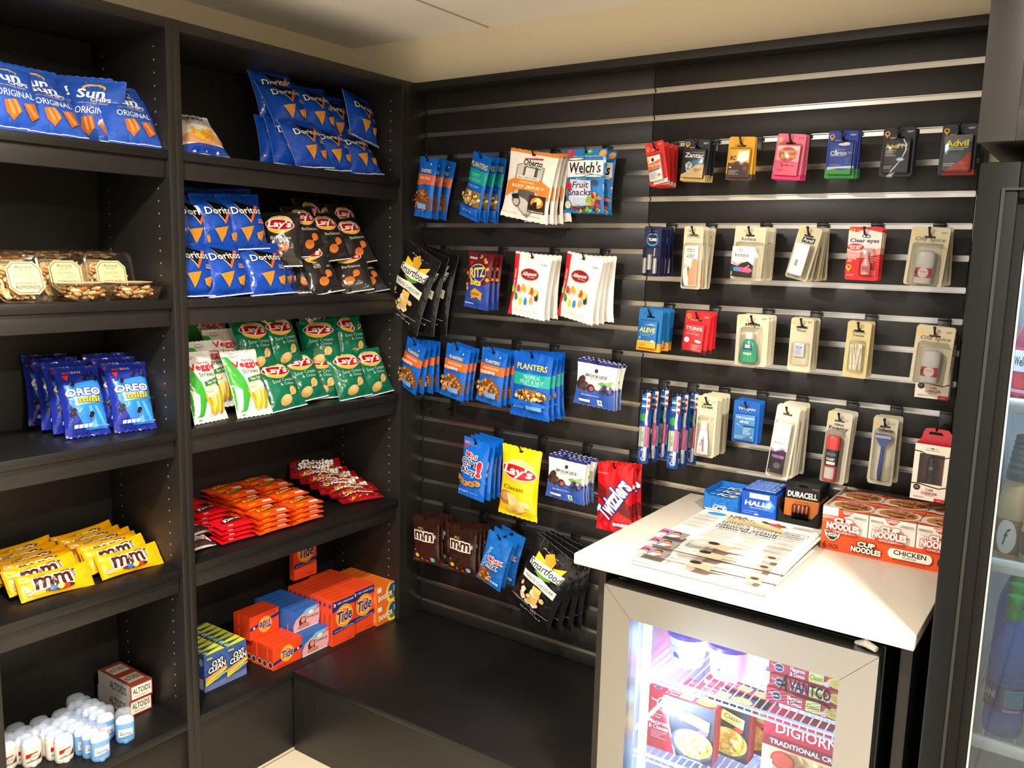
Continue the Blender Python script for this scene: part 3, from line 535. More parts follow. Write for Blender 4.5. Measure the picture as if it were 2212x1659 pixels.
proto('lay', bag('chip_bag', .152, .232, .026, 'f0ca18', laysl(.52, .66, .78, .24)+[T('Classic', .46, .44, .56, .06, '3a3a20', b=0), ('e', .25, .28, .20, .10, 'a86a38'), ('e', .24, .30, .14, .06, 'c88a50'), ('p', [(.28, .36), (.50, .34), (.80, .14), (.56, .08), (.34, .2)], 'f0d28c'), ('p', [(.30, .15), (.6, .22), (.56, .08), (.26, .06)], 'e6bc68'), ('p', [(.60, .30), (.86, .26), (.90, .18), (.66, .18)], 'f4dc9c')], 32, hang=True, seal=.05))
proto('twi', bag('licorice_bag', .122, .205, .010, 'c8121c', [('p', [(0, .72), (1, .42), (1, .22), (0, .50)], '6a1418')]+[('p', [(0, .70-.026*i), (1, .40-.022*i), (1, .393-.022*i), (0, .69-.026*i)], '8c2024') for i in range(8)]+[T('Twizzlers', .50, .50, 1.12, .26, WH, oc='2a2a7a', ow=.10, b=.06, rot=54), T('STRAWBERRY', .18, .86, .3, .02, 'e88a8a'), T('Twists', .16, .16, .2, .05, '8c1018', rot=50), ('r', .5, .10, .94, .155, 'a8b4d8')]+[('e', .56+.1*i, .128, .035, .02, 'dfe4f0') for i in range(4)], 33, hang=True, hole=False, seal=.03, sag=.2))
proto('mmb', bag('candy_bag', .124, .165, .008, '2e1812', [T('MILK', .34, .765, .18, .035, 'b8985a'), T('CHOCOLATE', .34, .73, .22, .02, 'b8985a')]+mmlogo(.46, .60, .72, .16)+[('e', .14, .28, .035, .02, '3a78b8', 40), ('e', .2, .16, .07, .045, 'e8b41e', 10), ('e', .38, .10, .05, .025, '3a9a3c'), ('e', .56, .07, .06, .03, 'c8281c'), ('e', .78, .12, .09, .05, '7aa8c0'), T('SHARE SIZE', .16, .05, .2, .02, 'b0a090')], 34, hang=True, seal=.05, hole=False))
proto('che', bag('snack_mix_bag', .105, .185, .011, '1a68c0', [T('TRADITIONAL', .19, .50, .98, .075, '8cc0f0', b=.03, rot=74), ('e', .30, .16, .30, .16, '7a4420'), ('b', .30, .17, .24, .13, 26, .07, ['c88a48', 'a86630', 'd8a868', '8a5028'], 5), T('Chex', .62, .56, .56, .10, 'd82428', oc=WH, ow=.09, b=.05, rot=6), T('mix', .55, .44, .44, .10, '14286c', oc=WH, ow=.09, b=.05, rot=4)]+[('r', .48+.12*i, .10, .58+.12*i, .16, 'a8c8ec') for i in range(4)], 35, hang=True, seal=.05))
# ---------------------------------------------------------------- blister cards, cartons, bottles
def rrect(w, h, r, z0=0, n=4):
    P = []
    for cx, cz, a0 in ((w/2-r, h-r, 0), (-w/2+r, h-r, 90), (-w/2+r, r, 180), (w/2-r, r, 270)):
        for i in range(n+1): a = R(a0+90*i/n); P.append((cx+r*math.cos(a), cz+r*math.sin(a)+z0))
    return P
def flat(ox=0, oy=0, oz=0): return lambda x, y, off: (ox+x, oy-off, oz+y)
def pack(name, w, h, col, art, bl=None, prods=(), r=.006, kind='card', slot=True, top=.022):
    t = empty(name); z0 = top-h
    loops = [rrect(w, h, r, z0)]
    if slot: loops.append([(x, z) for x, z in ((-.012, -.0035), (-.012, .0015), (-.004, .0015), (-.003, .0045), (.003, .0045), (.004, .0015), (.012, .0015), (.012, -.0035))])
    mb = MB().prism(loops, 0, .0011, M(col, kind)); mb.art(art, w, h, flat(0, 0, z0), kind, lift=.0002); mb.build('card', t)
    if bl:
        cx, cz, bw, bh, bd = bl; cz += z0
        b = MB(); n = 4; V = []; rings = [(0, 0), (.0015, .15), (.0025, .85), (.006, 1)]
        for ins, dp in rings: V.append([(cx+x, -bd*dp-.0002, cz-bh/2+z) for x, z in rrect(bw-2*ins, bh-2*ins, max(.002, .006-ins*.3), ins)])
        k = len(V[0]); F = [(a*k+i, a*k+(i+1) % k, (a+1)*k+(i+1) % k, (a+1)*k+i) for a in range(3) for i in range(k)]+[tuple(range(3*k, 4*k))]
        b.add([p for q in V for p in q], F, M('fcfcfb', 'clear')).build('blister', t)
    for fn in prods: fn(t, z0)
    return t
def carton(w, h, d, col, art, cx=0, cz=0, nm='carton', y=-.0015, kind='card', extra=None):
    def fn(t, z0):
        b = MB().box(cx-w/2, y-d, z0+cz, cx+w/2, y, z0+cz+h, M(col, kind), .0008); b.art(art, w, h, flat(cx, y-d, z0+cz), kind, lift=.0002)
        o = b.build(nm, t)
        if extra: extra(o, z0)
    return fn
def turned(prof, col, nm, cx=0, cz=0, y=-.012, sx=1, sy=1, kind='plastic', sq=1, art=None):
    def fn(t, z0):
        b = MB().lathe(prof, M(col, kind), cx=cx, cy=y, cz=z0+cz, sx=sx, sy=sy, sq=sq)
        if art: a, w, h, zz, rr = art; b.art(a, w, h, lambda x, yy, off: (cx+sx*(rr+off)*spw(math.sin(x/rr/sx), sq), y-sy*(rr+off*1.6)*spw(math.cos(x/rr/sx), sq), z0+cz+zz+yy), 'card', tol=.006, lift=.0004)
        b.build(nm, t)
    return fn
pin = lambda c='e8a43a', hole='2b3046', x=.13, y=.88: [('e', x, y, .085, .05, c), ('p', [(x-.07, y-.02), (x+.07, y-.02), (x, y-.09)], c), ('e', x, y+.004, .045, .028, hole)]
fine = lambda x, y, w, n, c, g=.028, h=.008: [('r', x, y-g*i, x+w*(1-.18*(i % 3)), y-g*i+h, c) for i in range(n)]
tags = lambda hole, c='d8d8d8': pin(hole=hole)+fine(.22, .80, .2, 3, c, .018)+fine(.74, .92, .2, 2, c, .02)
TAN = 'c9c1a6'
med = lambda: None
PR['day'] = pack('medicine_card', .056, .118, 'cf2a26', pin('e88a3c', 'cf2a26')+fine(.3, .84, .3, 3, 'f0b0a0', .02)+fine(.7, .93, .22, 2, 'f0b0a0', .02)+[('r', .2, .03, .98, .12, 'c8c8c8')], (-.002, .046, .046, .078, .012), [carton(.038, .068, .009, 'ece8e4', [('r', 0, .42, 1, .82, 'e0701e'), ('p', [(0, .72), (.35, .95), (1, 1), (1, .82), (.5, .74)], 'f4f0ea'), ('e', .42, .84, .12, .08, '1f3a34'), ('e', .1, .88, .1, .04, 'd8d83a'), T('DayQuil', .5, .62, .86, .12, WH, b=.03), T('SEVERE', .6, .50, .6, .07, 'f0b050'), ('p', [(0, .36), (1, .42), (1, .48), (0, .42)], '2f7ab8')]+fine(.08, .32, .6, 8, 'a8a8a8', .036, .012)+[('e', .8, .2, .12, .05, 'd86a2c', 20)], -.003, .012)])
PR['zan'] = pack('medicine_card', .073, .110, '20222a', tags('20222a')+[('r', 0, 0, 1, .16, 'b89a5c')], (0, .047, .066, .082, .011), [carton(.060, .074, .008, '23262e', [('p', [(.1, .38), (.5, .62), (1, .60), (1, .48), (.5, .36)], '2a6a9c'), ('p', [(0, 0), (1, 0), (1, .48), (.6, .44), (.3, .22), (0, .1)], 'cdb07c'), T('MAXIMUM STRENGTH', .66, .88, .56, .04, 'b8b8bc'), T('Zantac', .5, .78, .86, .16, 'f0f0f2', sh=.1, b=.03), T('150', .84, .66, .24, .09, 'd8d8dc', sh=.1), ('p', [(.28, .56), (.46, .46), (.40, .22), (.30, .14), (.18, .24), (.12, .46)], 'c4c6cc'), T('Z', .29, .37, .16, .2, '5a5c64', b=.03)]+fine(.56, .3, .36, 3, '6a5430', .04, .014), 0, .010)])
PR['bay'] = pack('medicine_card', .070, .110, 'dca32c', fine(.22, .82, .36, 3, 'a87c20', .018)+[('r', 0, 0, 1, .14, '3a2826')], (0, .045, .062, .078, .011), [carton(.056, .070, .008, 'e8b848', [('r', 0, 0, 1, .5, '3a2422'), ('p', [(0, .42), (.5, .60), (1, .5), (1, .42)], '6a3428'), T('BC', .22, .68, .26, .14, '2a2420', b=.05, sh=.1), ('p', [(.40, .56), (.96, .60), (.96, .95), (.45, .92)], 'f7efdc'), ('e', .84, .32, .10, .08, '8a3a28'), ('e', .12, .34, .06, .03, 'e8e0d8')]+fine(.06, .22, .5, 4, 'c8b8b0', .045, .015), 0, .008)])
PR['pep'] = pack('medicine_card', .072, .112, 'e4708c', pin('e8b068', 'e8a0a8')+fine(.2, .84, .3, 3, 'a84a66', .018)+fine(.74, .92, .2, 2, 'b04a68', .02)+[('r', 0, 0, 1, .12, 'd0306a')], (0, .048, .064, .082, .011), [carton(.058, .073, .008, 'e86a8a', [('p', [(0, .5), (1, .45), (1, 1), (0, 1)], 'f0a8b0'), ('r', .03, .85, .97, .97, 'f4d4cc'), ('e', .48, .70, .38, .25, 'c84a6a'), T('Pepto', .48, .79, .60, .15, 'f0c030', oc='8a3a28', ow=.07, b=.05, rot=4), T('Bismol', .54, .64, .62, .14, 'f0c030', oc='8a3a28', ow=.07, b=.05, rot=4), T('RELIEF OF UPSET STOMACH', .5, .44, .7, .03, 'c8385a'), T('5', .3, .33, .08, .10, 'a81c4a', b=.04), T('SYMPTOM', .58, .33, .42, .05, 'a81c4a')]+fine(.1, .18, .3, 2, 'c8305a', .04, .014), 0, .010)])
PR['cla'] = pack('medicine_card', .070, .112, '1f3a9c', tags('1f3a9c')+[('r', 0, 0, 1, .20, '2f8a3c')], (0, .047, .062, .084, .011), [carton(.056, .076, .008, '2a4aac', [('p', [(0, 0), (1, 0), (1, .18), (.6, .13), (.3, .17), (0, .12)], '3a9a44'), ('p', [(0, .13), (.4, .18), (1, .18), (1, .26), (0, .22)], 'cfe0f0'), ('e', .62, .92, .25, .04, 'eef2f8'), ('e', .72, .95, .14, .035, 'eef2f8'), T('Non-Drowsy', .55, .76, .3, .035, 'dfe6f4'), T('Claritin', .42, .65, .68, .13, 'f4f6fa', sh=.1, b=.02), T('24', .88, .66, .14, .06, 'e8c840'), ('r', .1, .56, .7, .57, 'c8d4ec')]+fine(.1, .30, .5, 2, 'd8806a', .035, .012)+fine(.74, .48, .16, 4, '6a8ac8', .05, .02), 0, .009)])
PR['apm'] = pack('medicine_card', .071, .112, '22242c', tags('22242c')+[('p', [(.2, 0), (.38, 0), (.56, .14), (.44, .14)], 'b0b4ba')], (0, .046, .062, .082, .011), [carton(.056, .075, .008, '2e3036', [T('Advil', .28, .78, .46, .12, 'e8dc30', b=.04), T('PM', .70, .79, .34, .12, 'f0f0f4', sh=.15, b=.03), ('p', [(.74, 1), (.86, .84), (.88, .66), (.76, .46), (.70, .42), (.82, .66), (.80, .84), (.70, 1)], 'e6e8ee'), ('p', [(.62, .32), (.70, .36), (.46, .10), (.34, 0), (.28, 0)], 'c8ccd4'), ('e', .66, .38, .16, .06, '7ab0d8'), ('e', .66, .38, .11, .035, 'cfe4f4')]+fine(.06, .64, .42, 4, 'c0c0c4', .05, .018)+fine(.04, .16, .34, 2, 'b0b0b4', .05, .018), 0, .010)])
PR['adv'] = pack('medicine_card', .072, .112, '272c3c', tags('272c3c')+[('r', .1, 0, 1, .1, '8a1c1c')], (0, .046, .064, .084, .011), [carton(.058, .077, .008, '46505a', [('r', 0, .80, 1, 1, '6a6c70'), ('p', [(.1, 0), (1, 0), (1, .5), (.85, .45), (.7, .3)], 'b03a24'), ('p', [(0, .45), (.5, .5), (.8, .7), (0, .62)], '2e4450'), T('Advil', .46, .77, .80, .17, 'f0e22c', b=.05)]+fine(.06, .63, .8, 2, 'd0d2d4', .05, .02)+fine(.04, .18, .4, 2, 'd0d2d4', .05, .018)+[T('Ibuprofen', .76, .2, .3, .04, 'e8b0a0')], 0, .010)])
PR['tum'] = pack('antacid_card', .053, .138, '1a1d48', fine(.25, .90, .5, 1, '6a70c0', .02)+[T('TUMS ULTRA', .5, .84, .5, .02, 'a8b8e8', bow=.01), ('e', .5, .73, .34, .13, '2f8ac0'), ('e', .5, .74, .30, .10, '10142e'), T('TUMS', .5, .735, .48, .055, 'f4f4f8', b=.05)], (0, .044, .048, .082, .017), [lambda t, z0: [MB().lathe([(.0055, 0), (.0065, .001), (.0065, .042), (.0055, .043)], M('bcbcbc', 'foil'), n=14, cx=x, cy=-.008-(.003 if x == 0 else 0), cz=z0+.008+(.010 if x == 0 else 0)).build('antacid_roll', t) for x in (-.0155, 0, .0155)]])
PR['aid'] = pack('first_aid_card', .056, .168, TAN, [T('First Aid', .5, .845, .60, .045, '1c1c1a', b=.01, sh=.15), ('e', .30, .93, .04, .01, '1c1c1a')], (0, .064, .050, .122, .010), [carton(.040, .108, .004, 'f0eee8', [T('Antibiotic', .5, .92, .6, .045, '3a3a3a'), T('Ointment', .5, .87, .56, .04, '3a3a3a'), T('with', .5, .825, .16, .02, '3a3a3a'), T('2 Adhesive', .5, .775, .6, .04, '3a3a3a'), T('Bandages', .5, .725, .56, .04, '3a3a3a'), ('p', [(0, .56), (.5, .5), (1, .66), (1, .48), (0, .42)], 'cfcac2'), ('p', [(.08, .42), (.32, .46), (.52, .06), (.34, .02)], 'e8e6d8'), ('p', [(.30, .46), (.44, .47), (.5, .25), (.42, .2)], '4a7a4a'), ('p', [(0, .3), (.08, .1), (.2, 0), (0, .0)], '5a4a9a'), ('p', [(.62, .62), (.70, .68), (.92, .68), (1, .62), (1, .02), (.44, .02), (.44, .42), (.62, .46)], 'e89a74')], -.002, .008, 'bandage_sleeve')])
kotart = lambda: [T('U', .38, .88, .13, .09, '2a2a2a', b=0), T('kotex', .46, .72, .62, .12, '2a2a2a', b=0)]
PR['kot'] = pack('hygiene_card', .083, .138, TAN, [T('U', .46, .83, .09, .05, '2a2a26'), T('kotex', .48, .77, .46, .06, '2a2a26'), T('2 REGULAR TAMPONS', .4, .05, .4, .012, '55554c')], (.004, .052, .074, .094, .020), [carton(.060, .078, .016, 'f4f2f0', kotart()+[('p', [(0, 0), (1, 0), (1, .40), (.75, .52), (.5, .46), (.3, .34), (0, .42)], '1a1418'), ('p', [(0, .54), (.3, .40), (.52, .50), (.5, .46), (.3, .34), (0, .46)], 'd890a0'), ('p', [(.14, .18), (.40, .17), (.40, .32), (.14, .31)], '3a9ad0'), ('p', [(.38, .17), (.86, .15), (1, .22), (.9, .30), (.38, .32)], 'e85a94'), ('b', .78, .30, .1, .08, 5, .05, ['d87a8a', 'e89aa8'], 3), T('2', .07, .10, .06, .09, 'e8e8e8')], -.007, .008, 'tampon_box')])
PR['pur'] = pack('sanitizer_card', .058, .134, TAN, pin('e6c060', TAN)+[('p', [(.3, .80), (.84, .80), (.80, .70), (.26, .70)], '16181a'), T('Purell', .55, .75, .42, .06, 'e8e8e0', sh=.2, b=.03)], (0, .046, .048, .088, .020), [turned([(.012, 0), (.013, .002), (.013, .035), (.008, .044), (.0055, .046)], '7aa8d0', 'sanitizer_bottle', -.004, .010, -.010, kind='gloss', sx=1.1, sy=.6), turned([(.007, .046), (.0075, .047), (.007, .060), (.006, .062)], 'eceae4', 'cap', -.004, .010, -.010), carton(.036, .078, .003, 'f4f4f0', [('r', .30, .28, .5, .48, '9aa0a8'), ('b', .6, .5, .3, .1, 8, .05, ['dfe6ec', 'c8d8e8'], 2)], -.002, .012, 'glare_label', y=-.0165)])  # white label panel in front of the bottle, stands in for overexposed glare
PR['clr'] = pack('eye_drop_card', .077, .128, 'd8262c', [('p', [(0, .93), (.25, .90), (.5, .96), (1, .90), (1, .5), (.5, .42), (0, .42)], 'f4e6e2'), ('p', [(0, .42), (.5, .42), (1, .5), (1, .62), (.5, .52), (0, .55)], 'eaa49a'), T('12', .12, .93, .14, .07, 'f4d83c', b=.05), T('HOUR', .3, .94, .14, .03, 'f4b83c'), ('e', .54, .83, .13, .035, '24448c'), ('e', .54, .826, .10, .018, 'f0f0f4'), ('e', .54, .83, .03, .02, '24448c'), ('p', [(.6, .80), (.70, .83), (.62, .79)], 'd83a30'), T('Clear eyes', .50, .735, .86, .09, '241c60', b=.03), ('e', .24, .62, .26, .065, 'c01c24'), T('REDNESS', .24, .638, .40, .036, WH, b=.03), T('RELIEF', .24, .595, .30, .036, WH, b=.03), T('Handy', .17, .46, .22, .045, WH, sh=.1), T('Pocket', .18, .41, .25, .045, WH, sh=.1), T('Pal', .12, .36, .12, .04, WH, sh=.1)]+pin('f0c040', 'd8262c', .1, .24)+fine(.06, .10, .24, 2, 'f0b0a8', .02)+fine(.70, .42, .26, 3, 'f0b098', .04, .012)+[('r', .7, .1, .94, .2, 'e04a44')], (.010, .044, .034, .068, .014), [turned([(.009, 0), (.0105, .002), (.0105, .024), (.006, .036), (.0045, .040), (.0045, .048), (.0025, .056)], 'e0a8a8', 'eye_drop_bottle', .010, .014, -.008, sy=.6, kind='gloss', art=([('r', .05, .2, .95, .9, 'c86a74'), T('clear', .5, .7, .6, .14, '3a2a60'), T('eyes', .5, .45, .5, .14, '3a2a60')], .018, .020, .003, .0108))], slot=True)
PR['osp'] = pack('deodorant_card', .083, .136, TAN, pin('e6b860', TAN, .12, .90)+fine(.78, .92, .16, 2, '6a6658', .02)+[T('Old Spice', .52, .785, .78, .085, '3a362c', sh=.3, b=-.005)], (.0, .050, .066, .100, .028), [turned([(.0195, 0), (.021, .002), (.021, .040), (.0215, .041), (.0215, .062), (.019, .072), (.012, .076)], 'b4b2b0', 'deodorant_stick', .002, .006, -.014, sy=.56, sq=.8, kind='plastic', art=([('r', 0, 0, 1, 1, 'a0222c'), ('r', 0, .3, .3, .7, '4a1a20'), ('e', .5, .5, .24, .5, 'c8b0ac'), T('Old Spice', .5, .6, .3, .2, '5a2020', sh=.2), ('r', .35, -.42, .7, -.2, '8a8884')], .040, .022, .014, .0212))])
PR['alv'] = pack('medicine_card', .073, .120, '1a6aa8', [('r', 0, 0, 1, .20, 'e89a28')], (-.003, .046, .062, .084, .011), [carton(.056, .076, .008, '1a6cb8', [('r', 0, 0, 1, .26, 'eeb232'), T('ALEVE', .50, .66, .84, .16, 'f4e65a', oc='b88a1c', ow=.04, b=.05, sh=.1), ('p', [(.35, .84), (.7, .90), (.96, .84), (.7, .86)], 'e0ecf4'), T('naproxen sodium tablets', .5, .52, .8, .04, 'b8d4ec'), T('All day pain relief', .4, .455, .56, .04, 'b8d4ec'), ('e', .12, .36, .06, .05, '7ab0d8'), ('e', .82, .26, .10, .05, 'cfe0f0')]+fine(.08, .12, .4, 2, 'a87c20', .05, .015), -.002, .010)])
PR['tyl'] = pack('medicine_card', .073, .114, 'cf1f2a', pin('e88a30', 'cf1f2a', .14, .88)+fine(.2, .80, .36, 2, 'f0a0a0', .02)+fine(.74, .9, .2, 2, 'f0a0a0', .02)+[('r', 0, 0, 1, .1, '3a1418')], (-.004, .042, .062, .080, .013), [carton(.056, .074, .009, 'c42430', [T('TYLENOL', .5, .84, .86, .12, WH, sh=.1, b=.04), T('acetaminophen', .4, .72, .5, .04, 'f0c0c0'), T('Extra Strength', .44, .63, .66, .05, 'f4e0e0', sh=.1), ('e', .18, .40, .13, .10, 'eceaea'), T('500', .18, .40, .14, .04, 'c42430'), ('e', .76, .38, .17, .05, 'f0f0f0', -8), ('p', [(.5, 0), (1, 0), (1, .28), (.4, .26), (.36, .1)], 'dc3a40')]+fine(.5, .22, .4, 4, 'f0b8b8', .055, .02), -.002, .006)])
PR['sco'+'p'] = pack('mouthwash_card', .086, .134, TAN, pin('e6b860', TAN, .1, .92)+fine(.78, .94, .16, 2, '6a6658', .02)+[T('scope', .5, .80, .46, .07, '141414', b=.04)]+fine(.1, .72, .8, 1, 'e8e4d4', .02, .004), (.0, .054, .056, .100, .024), [turned([(.020, 0), (.024, .002), (.0245, .012), (.020, .040), (.015, .056), (.0085, .062)], '2f9a78', 'mouthwash_bottle', -.002, .010, -.012, sy=.5, kind='gloss', art=([('p', [(.1, .4), (.2, 1), (.8, 1), (.9, .4)], '1c4a8c'), ('r', .3, .78, .7, 1.0, 'b8c4cc'), ('e', .5, .38, .5, .30, '2a9a5a'), T('scope', .5, .40, .6, .2, WH, b=.03), ('r', .2, .08, .8, .16, 'e8ece8')], .036, .042, .006, .0225)), turned([(.010, .062), (.0105, .063), (.0105, .078), (.009, .080)], 'eceae6', 'cap', -.002, .010, -.012, sy=.8)])
PR['flo'] = pack('dental_floss_card', .058, .136, TAN, pin('e6b860', TAN, .14, .93)+fine(.72, .94, .2, 2, '6a6658', .02)+[T('Dental', .5, .825, .5, .045, '24241f', b=.015, sh=.1), T('Floss', .5, .768, .38, .045, '24241f', b=.015, sh=.1)], (.0, .045, .048, .060, .009), [carton(.026, .032, .007, 'c4c6d0', [('e', .5, .76, .30, .09, '4a5ab0'), ('e', .5, .76, .2, .05, 'c4c6d0')]+fine(.2, .6, .6, 5, '8a90b8', .1, .03), -.001, .038, 'floss_case')])
def swabs(t, z0):
    Rn = random.Random(4)
    for i in range(12):
        x = -.014+.0026*i; dx = Rn.uniform(-.006, .006)
        p0 = Vector((lip(x-dx, -.0155, .0155), -.004-.0025*(i % 3), z0+.020)); p1 = Vector((lip(x+dx, -.0155, .0155), -.004-.0025*(i % 3), z0+.085)); d = (p1-p0).normalized()
        MB().tube([p0, p0+d*.004, p0+d*.010, p0+d*.012, p1-d*.012, p1-d*.010, p1-d*.004, p1], [.0008, .0019, .0015, .0009, .0009, .0015, .0019, .0008], M('f4f0e8', 'matte'), 7).build('cotton_swab', t)
PR['swb'] = pack('cotton_swab_card', .056, .139, 'd2c390', [T('Cotton', .5, .815, .54, .045, '24241f', b=.015, sh=.1), T('Swabs', .5, .758, .48, .045, '24241f', b=.015, sh=.1)], (.0, .054, .038, .080, .013), [swabs])
PR['cre'] = pack('toothpaste_card', .057, .170, TAN, pin('e6c860', TAN, .14, .92)+fine(.72, .92, .2, 2, '9a9684', .02)+[T('Crest', .5, .825, .56, .045, '141414', b=.05, sh=.1)], (.0, .060, .044, .114, .018), [lambda t, z0: MB().lathe([(.0165, 0), (.0165, .004), (.0155, .03), (.011, .064), (.009, .068)], M('e6e4ea', 'gloss'), cx=-.002, cy=-.009, cz=z0+.010, sy=.5).art([T('Crest', .42, .56, .85, .26, '2a3a8c', rot=90, b=.03), ('r', .66, .1, .76, .9, '6a5a9a'), ('r', .8, .1, .84, .8, 'a85a6a')], .020, .052, lambda x, y, off: (-.002+x*(1-y*6), -.0183+.0008-off+y*.045, z0+.014+y), 'card', tol=.008).build('toothpaste_tube', t), turned([(.0085, .068), (.009, .069), (.0085, .088), (.0075, .090)], 'f0eee8', 'cap', -.002, .010, -.009)])
PR['tro'] = pack('contraceptive_card', .071, .114, '1456a8', [T('TROJAN', .5, .80, .64, .07, 'e8eef6', b=.02), T('PREMIUM QUALITY', .5, .73, .5, .02, '5a94d8')], (-.002, .042, .060, .078, .010), [carton(.055, .070, .008, '3a82c4', [T('TROJAN', .5, .86, .88, .11, 'f0f4fa', b=.02), T('ENZ', .5, .72, .42, .08, 'f0f4fa', b=.05, sh=.15), ('r', .45, .54, 1, .60, '16304c'), ('e', .88, .16, .07, .05, 'c89a3c')]+fine(.46, .48, .4, 5, 'b8d4ee', .06, .02)+fine(.06, .16, .6, 3, 'a8c8e8', .045, .012)+[('p', [(.05, .6), (.2, .64), (.42, .5), (.36, .3), (.40, .5), (.22, .58)], '6aa4dc')], 0, .008)])
PR['ktl'] = pack('hygiene_card', .060, .195, 'd8d1bc', [], (.0, .082, .050, .150, .018), [carton(.042, .134, .014, 'f2f0ee', [T('U', .42, .68, .14, .035, '4a4a4a', b=0), T('kotex', .48, .62, .62, .05, '4a4a4a', b=0), ('p', [(0, 0), (1, 0), (1, .46), (.7, .50), (.3, .42), (0, .44)], '2a242a'), ('p', [(0, .50), (.3, .44), (.7, .52), (1, .50), (.7, .48), (.3, .42), (0, .45)], 'a878a8'), ('e', .26, .34, .14, .03, '5a70c0'), ('r', .3, .31, .9, .37, 'a45aa8'), ('e', .55, .16, .22, .06, '6a6a6c'), T('2', .1, .04, .08, .03, 'e0e0e0')], -.002, .015, 'liner_box')])
PR['foa'] = pack('shaving_foam_card', .060, .184, 'cdc7b6', pin('e6c860', 'cdc7b6', .14, .93)+fine(.6, .9, .28, 2, '9a9684', .02)+[T('Gillette', .5, .825, .38, .03, '1c1c1c', b=.03, sh=.1), T('Foamy', .5, .77, .78, .055, '1c1c1c', b=.03)], (-.004, .072, .044, .136, .026), [turned([(.0155, 0), (.0165, .002), (.0165, .0400)], 'c43a48', 'can', -.004, .008, -.013, sy=.7, kind='gloss'), turned([(.0165, .0401), (.0165, .080), (.0155, .082)], '1c1c20', 'can_body', -.004, .008, -.013, sy=.7, kind='gloss', art=([('r', .1, .06, .9, .44, 'c8c4c0'), ('r', .16, .54, .9, .64, 'e0e0e0'), T('FOAMY', .5, .72, .7, .08, 'f0f0f0', b=.05), ('r', .1, .84, .9, .94, '6a6a70')], .030, .076, .003, .0167)), turned([(.0165, .0822), (.017, .084), (.017, .112), (.0145, .116)], 'd8383c', 'cap', -.004, .008, -.013, sy=.7, sq=.8)])
def razor(t, z0):
    m_ = M('2e3f86', 'gloss'); b = MB().tube([(-.001, -.006, z0+.012), (-.0015, -.008, z0+.03), (0, -.008, z0+.07), (.001, -.009, z0+.100)], [.0042, .005, .0046, .0042], m_, 10)
    b.build('handle', t)
    MB().prism([(-.005, z0+.098), (.007, z0+.098), (.018, z0+.118), (.0185, z0+.126), (-.0175, z0+.128), (-.0165, z0+.118)], -.013, -.005, m_).box(-.018, -.0145, z0+.119, .019, -.013, z0+.1215, M('a8acb8', 'metal')).box(-.018, -.0145, z0+.1225, .019, -.013, z0+.125, M('a8acb8', 'metal')).build('head', t)
PR['raz'] = pack('razor_card', .057, .168, 'b9b6a2', pin('e0a850', 'b9b6a2', .14, .93)+fine(.7, .92, .2, 2, '8a8878', .02)+[T('Gillette', .52, .815, .60, .05, '1a1a1a', b=.05, sh=.05)]+fine(.24, .79, .5, 1, '8a8878', .02, .006), (.0, .074, .046, .130, .017), [razor])
def charger_box(z_hang=.0):
    t = empty('charger_box'); w, h, d = .075, .134, .034; z0 = -.024-h; RD = 'c22632'
    b = MB(); c = M('efe6d8', 'card'); x0, x1, wz0, wz1 = -.026, .028, z0+.040, z0+h-.022
    b.prism([rrect(w, h, .0005, z0, 1), [(x0, wz0), (x1, wz0), (x1, wz1), (x0, wz1)]], -d, -d+.001, c)
    b.box(-w/2, -d+.001, z0, -w/2+.001, 0, z0+h, c).box(w/2-.001, -d+.001, z0, w/2, 0, z0+h, c).box(-w/2, -.001, z0, w/2, 0, z0+h, M('9a6a5c', 'card')).box(-w/2, -d+.001, z0, w/2, -.001, z0+.001, c).box(-w/2, -d+.001, z0+h-.001, w/2, -.001, z0+h, M(RD, 'card'))
    b.art([('p', [(0, .88), (.2, .87), (.5, .80), (.8, .79), (1, .83), (1, .81), (.8, .77), (.5, .78), (.2, .85), (0, .86)], '2a2422'), ('p', [(0, .29), (.2, .30), (.5, .27), (.8, .25), (1, .29), (1, .27), (.8, .23), (.5, .25), (.2, .28), (0, .27)], '2a2422'), T('ENERGIZE YOUR WORLD', .5, .90, .4, .015, '55504a'), ('e', .5, .935, .05, .012, '55504a'), ('r', .32, .933, .68, .937, '55504a'), ('e', .17, .22, .10, .055, '141414'), T('2.4A', .17, .235, .1, .018, 'e8e8e8'), T('DUAL', .17, .21, .1, .012, 'e8e8e8'), T('CAR', .54, .195, .22, .045, 'a8242c', b=.02), T('CHARGER', .54, .135, .46, .045, 'a8242c', b=.02), ('r', .42, .095, .66, .10, '6a6058'), T('ZipKord', .24, .05, .28, .03, '55504a'), ('r', .70, 0, 1, .065, RD), T('NEW', .85, .03, .12, .018, 'f0d8d0')], w, h, flat(0, -d, z0), 'card', lift=.0002)
    b.build('box', t)
    MB().box(x0, -d+.0012, wz0, x1, -d+.0016, wz1, M('efe8e4', 'clear')).build('window', t, ang=0)
    MB().lathe([(.012, 0), (.0125, .003), (.009, .012), (.0085, .014), (.0115, .018), (.012, .040), (.010, .052), (.006, .058), (.003, .062)], M('1c1c1e', 'gloss'), cy=-.017, cz=wz0+.004).art([T('ZipKord', .5, .5, .9, .5, 'd8d8d8', rot=90)], .008, .030, lambda x, y, off: (x, -.0292-off, wz0+.022+y), 'card').build('car_charger', t)
    MB().prism([[(-w/2, z0+h), (w/2, z0+h), (w/2-.002, z0+h+.022), (w/2-.012, .010), (-.006, .012), (-.024, .009), (-w/2+.010, z0+h+.024), (-w/2+.008, z0+h+.012)], [(-.016, -.004), (-.014, .003), (.012, .003), (.016, -.004)]], -.008, -.005, M(RD, 'plastic')).build('hanger', t)
    return t
PR['chg'] = charger_box()
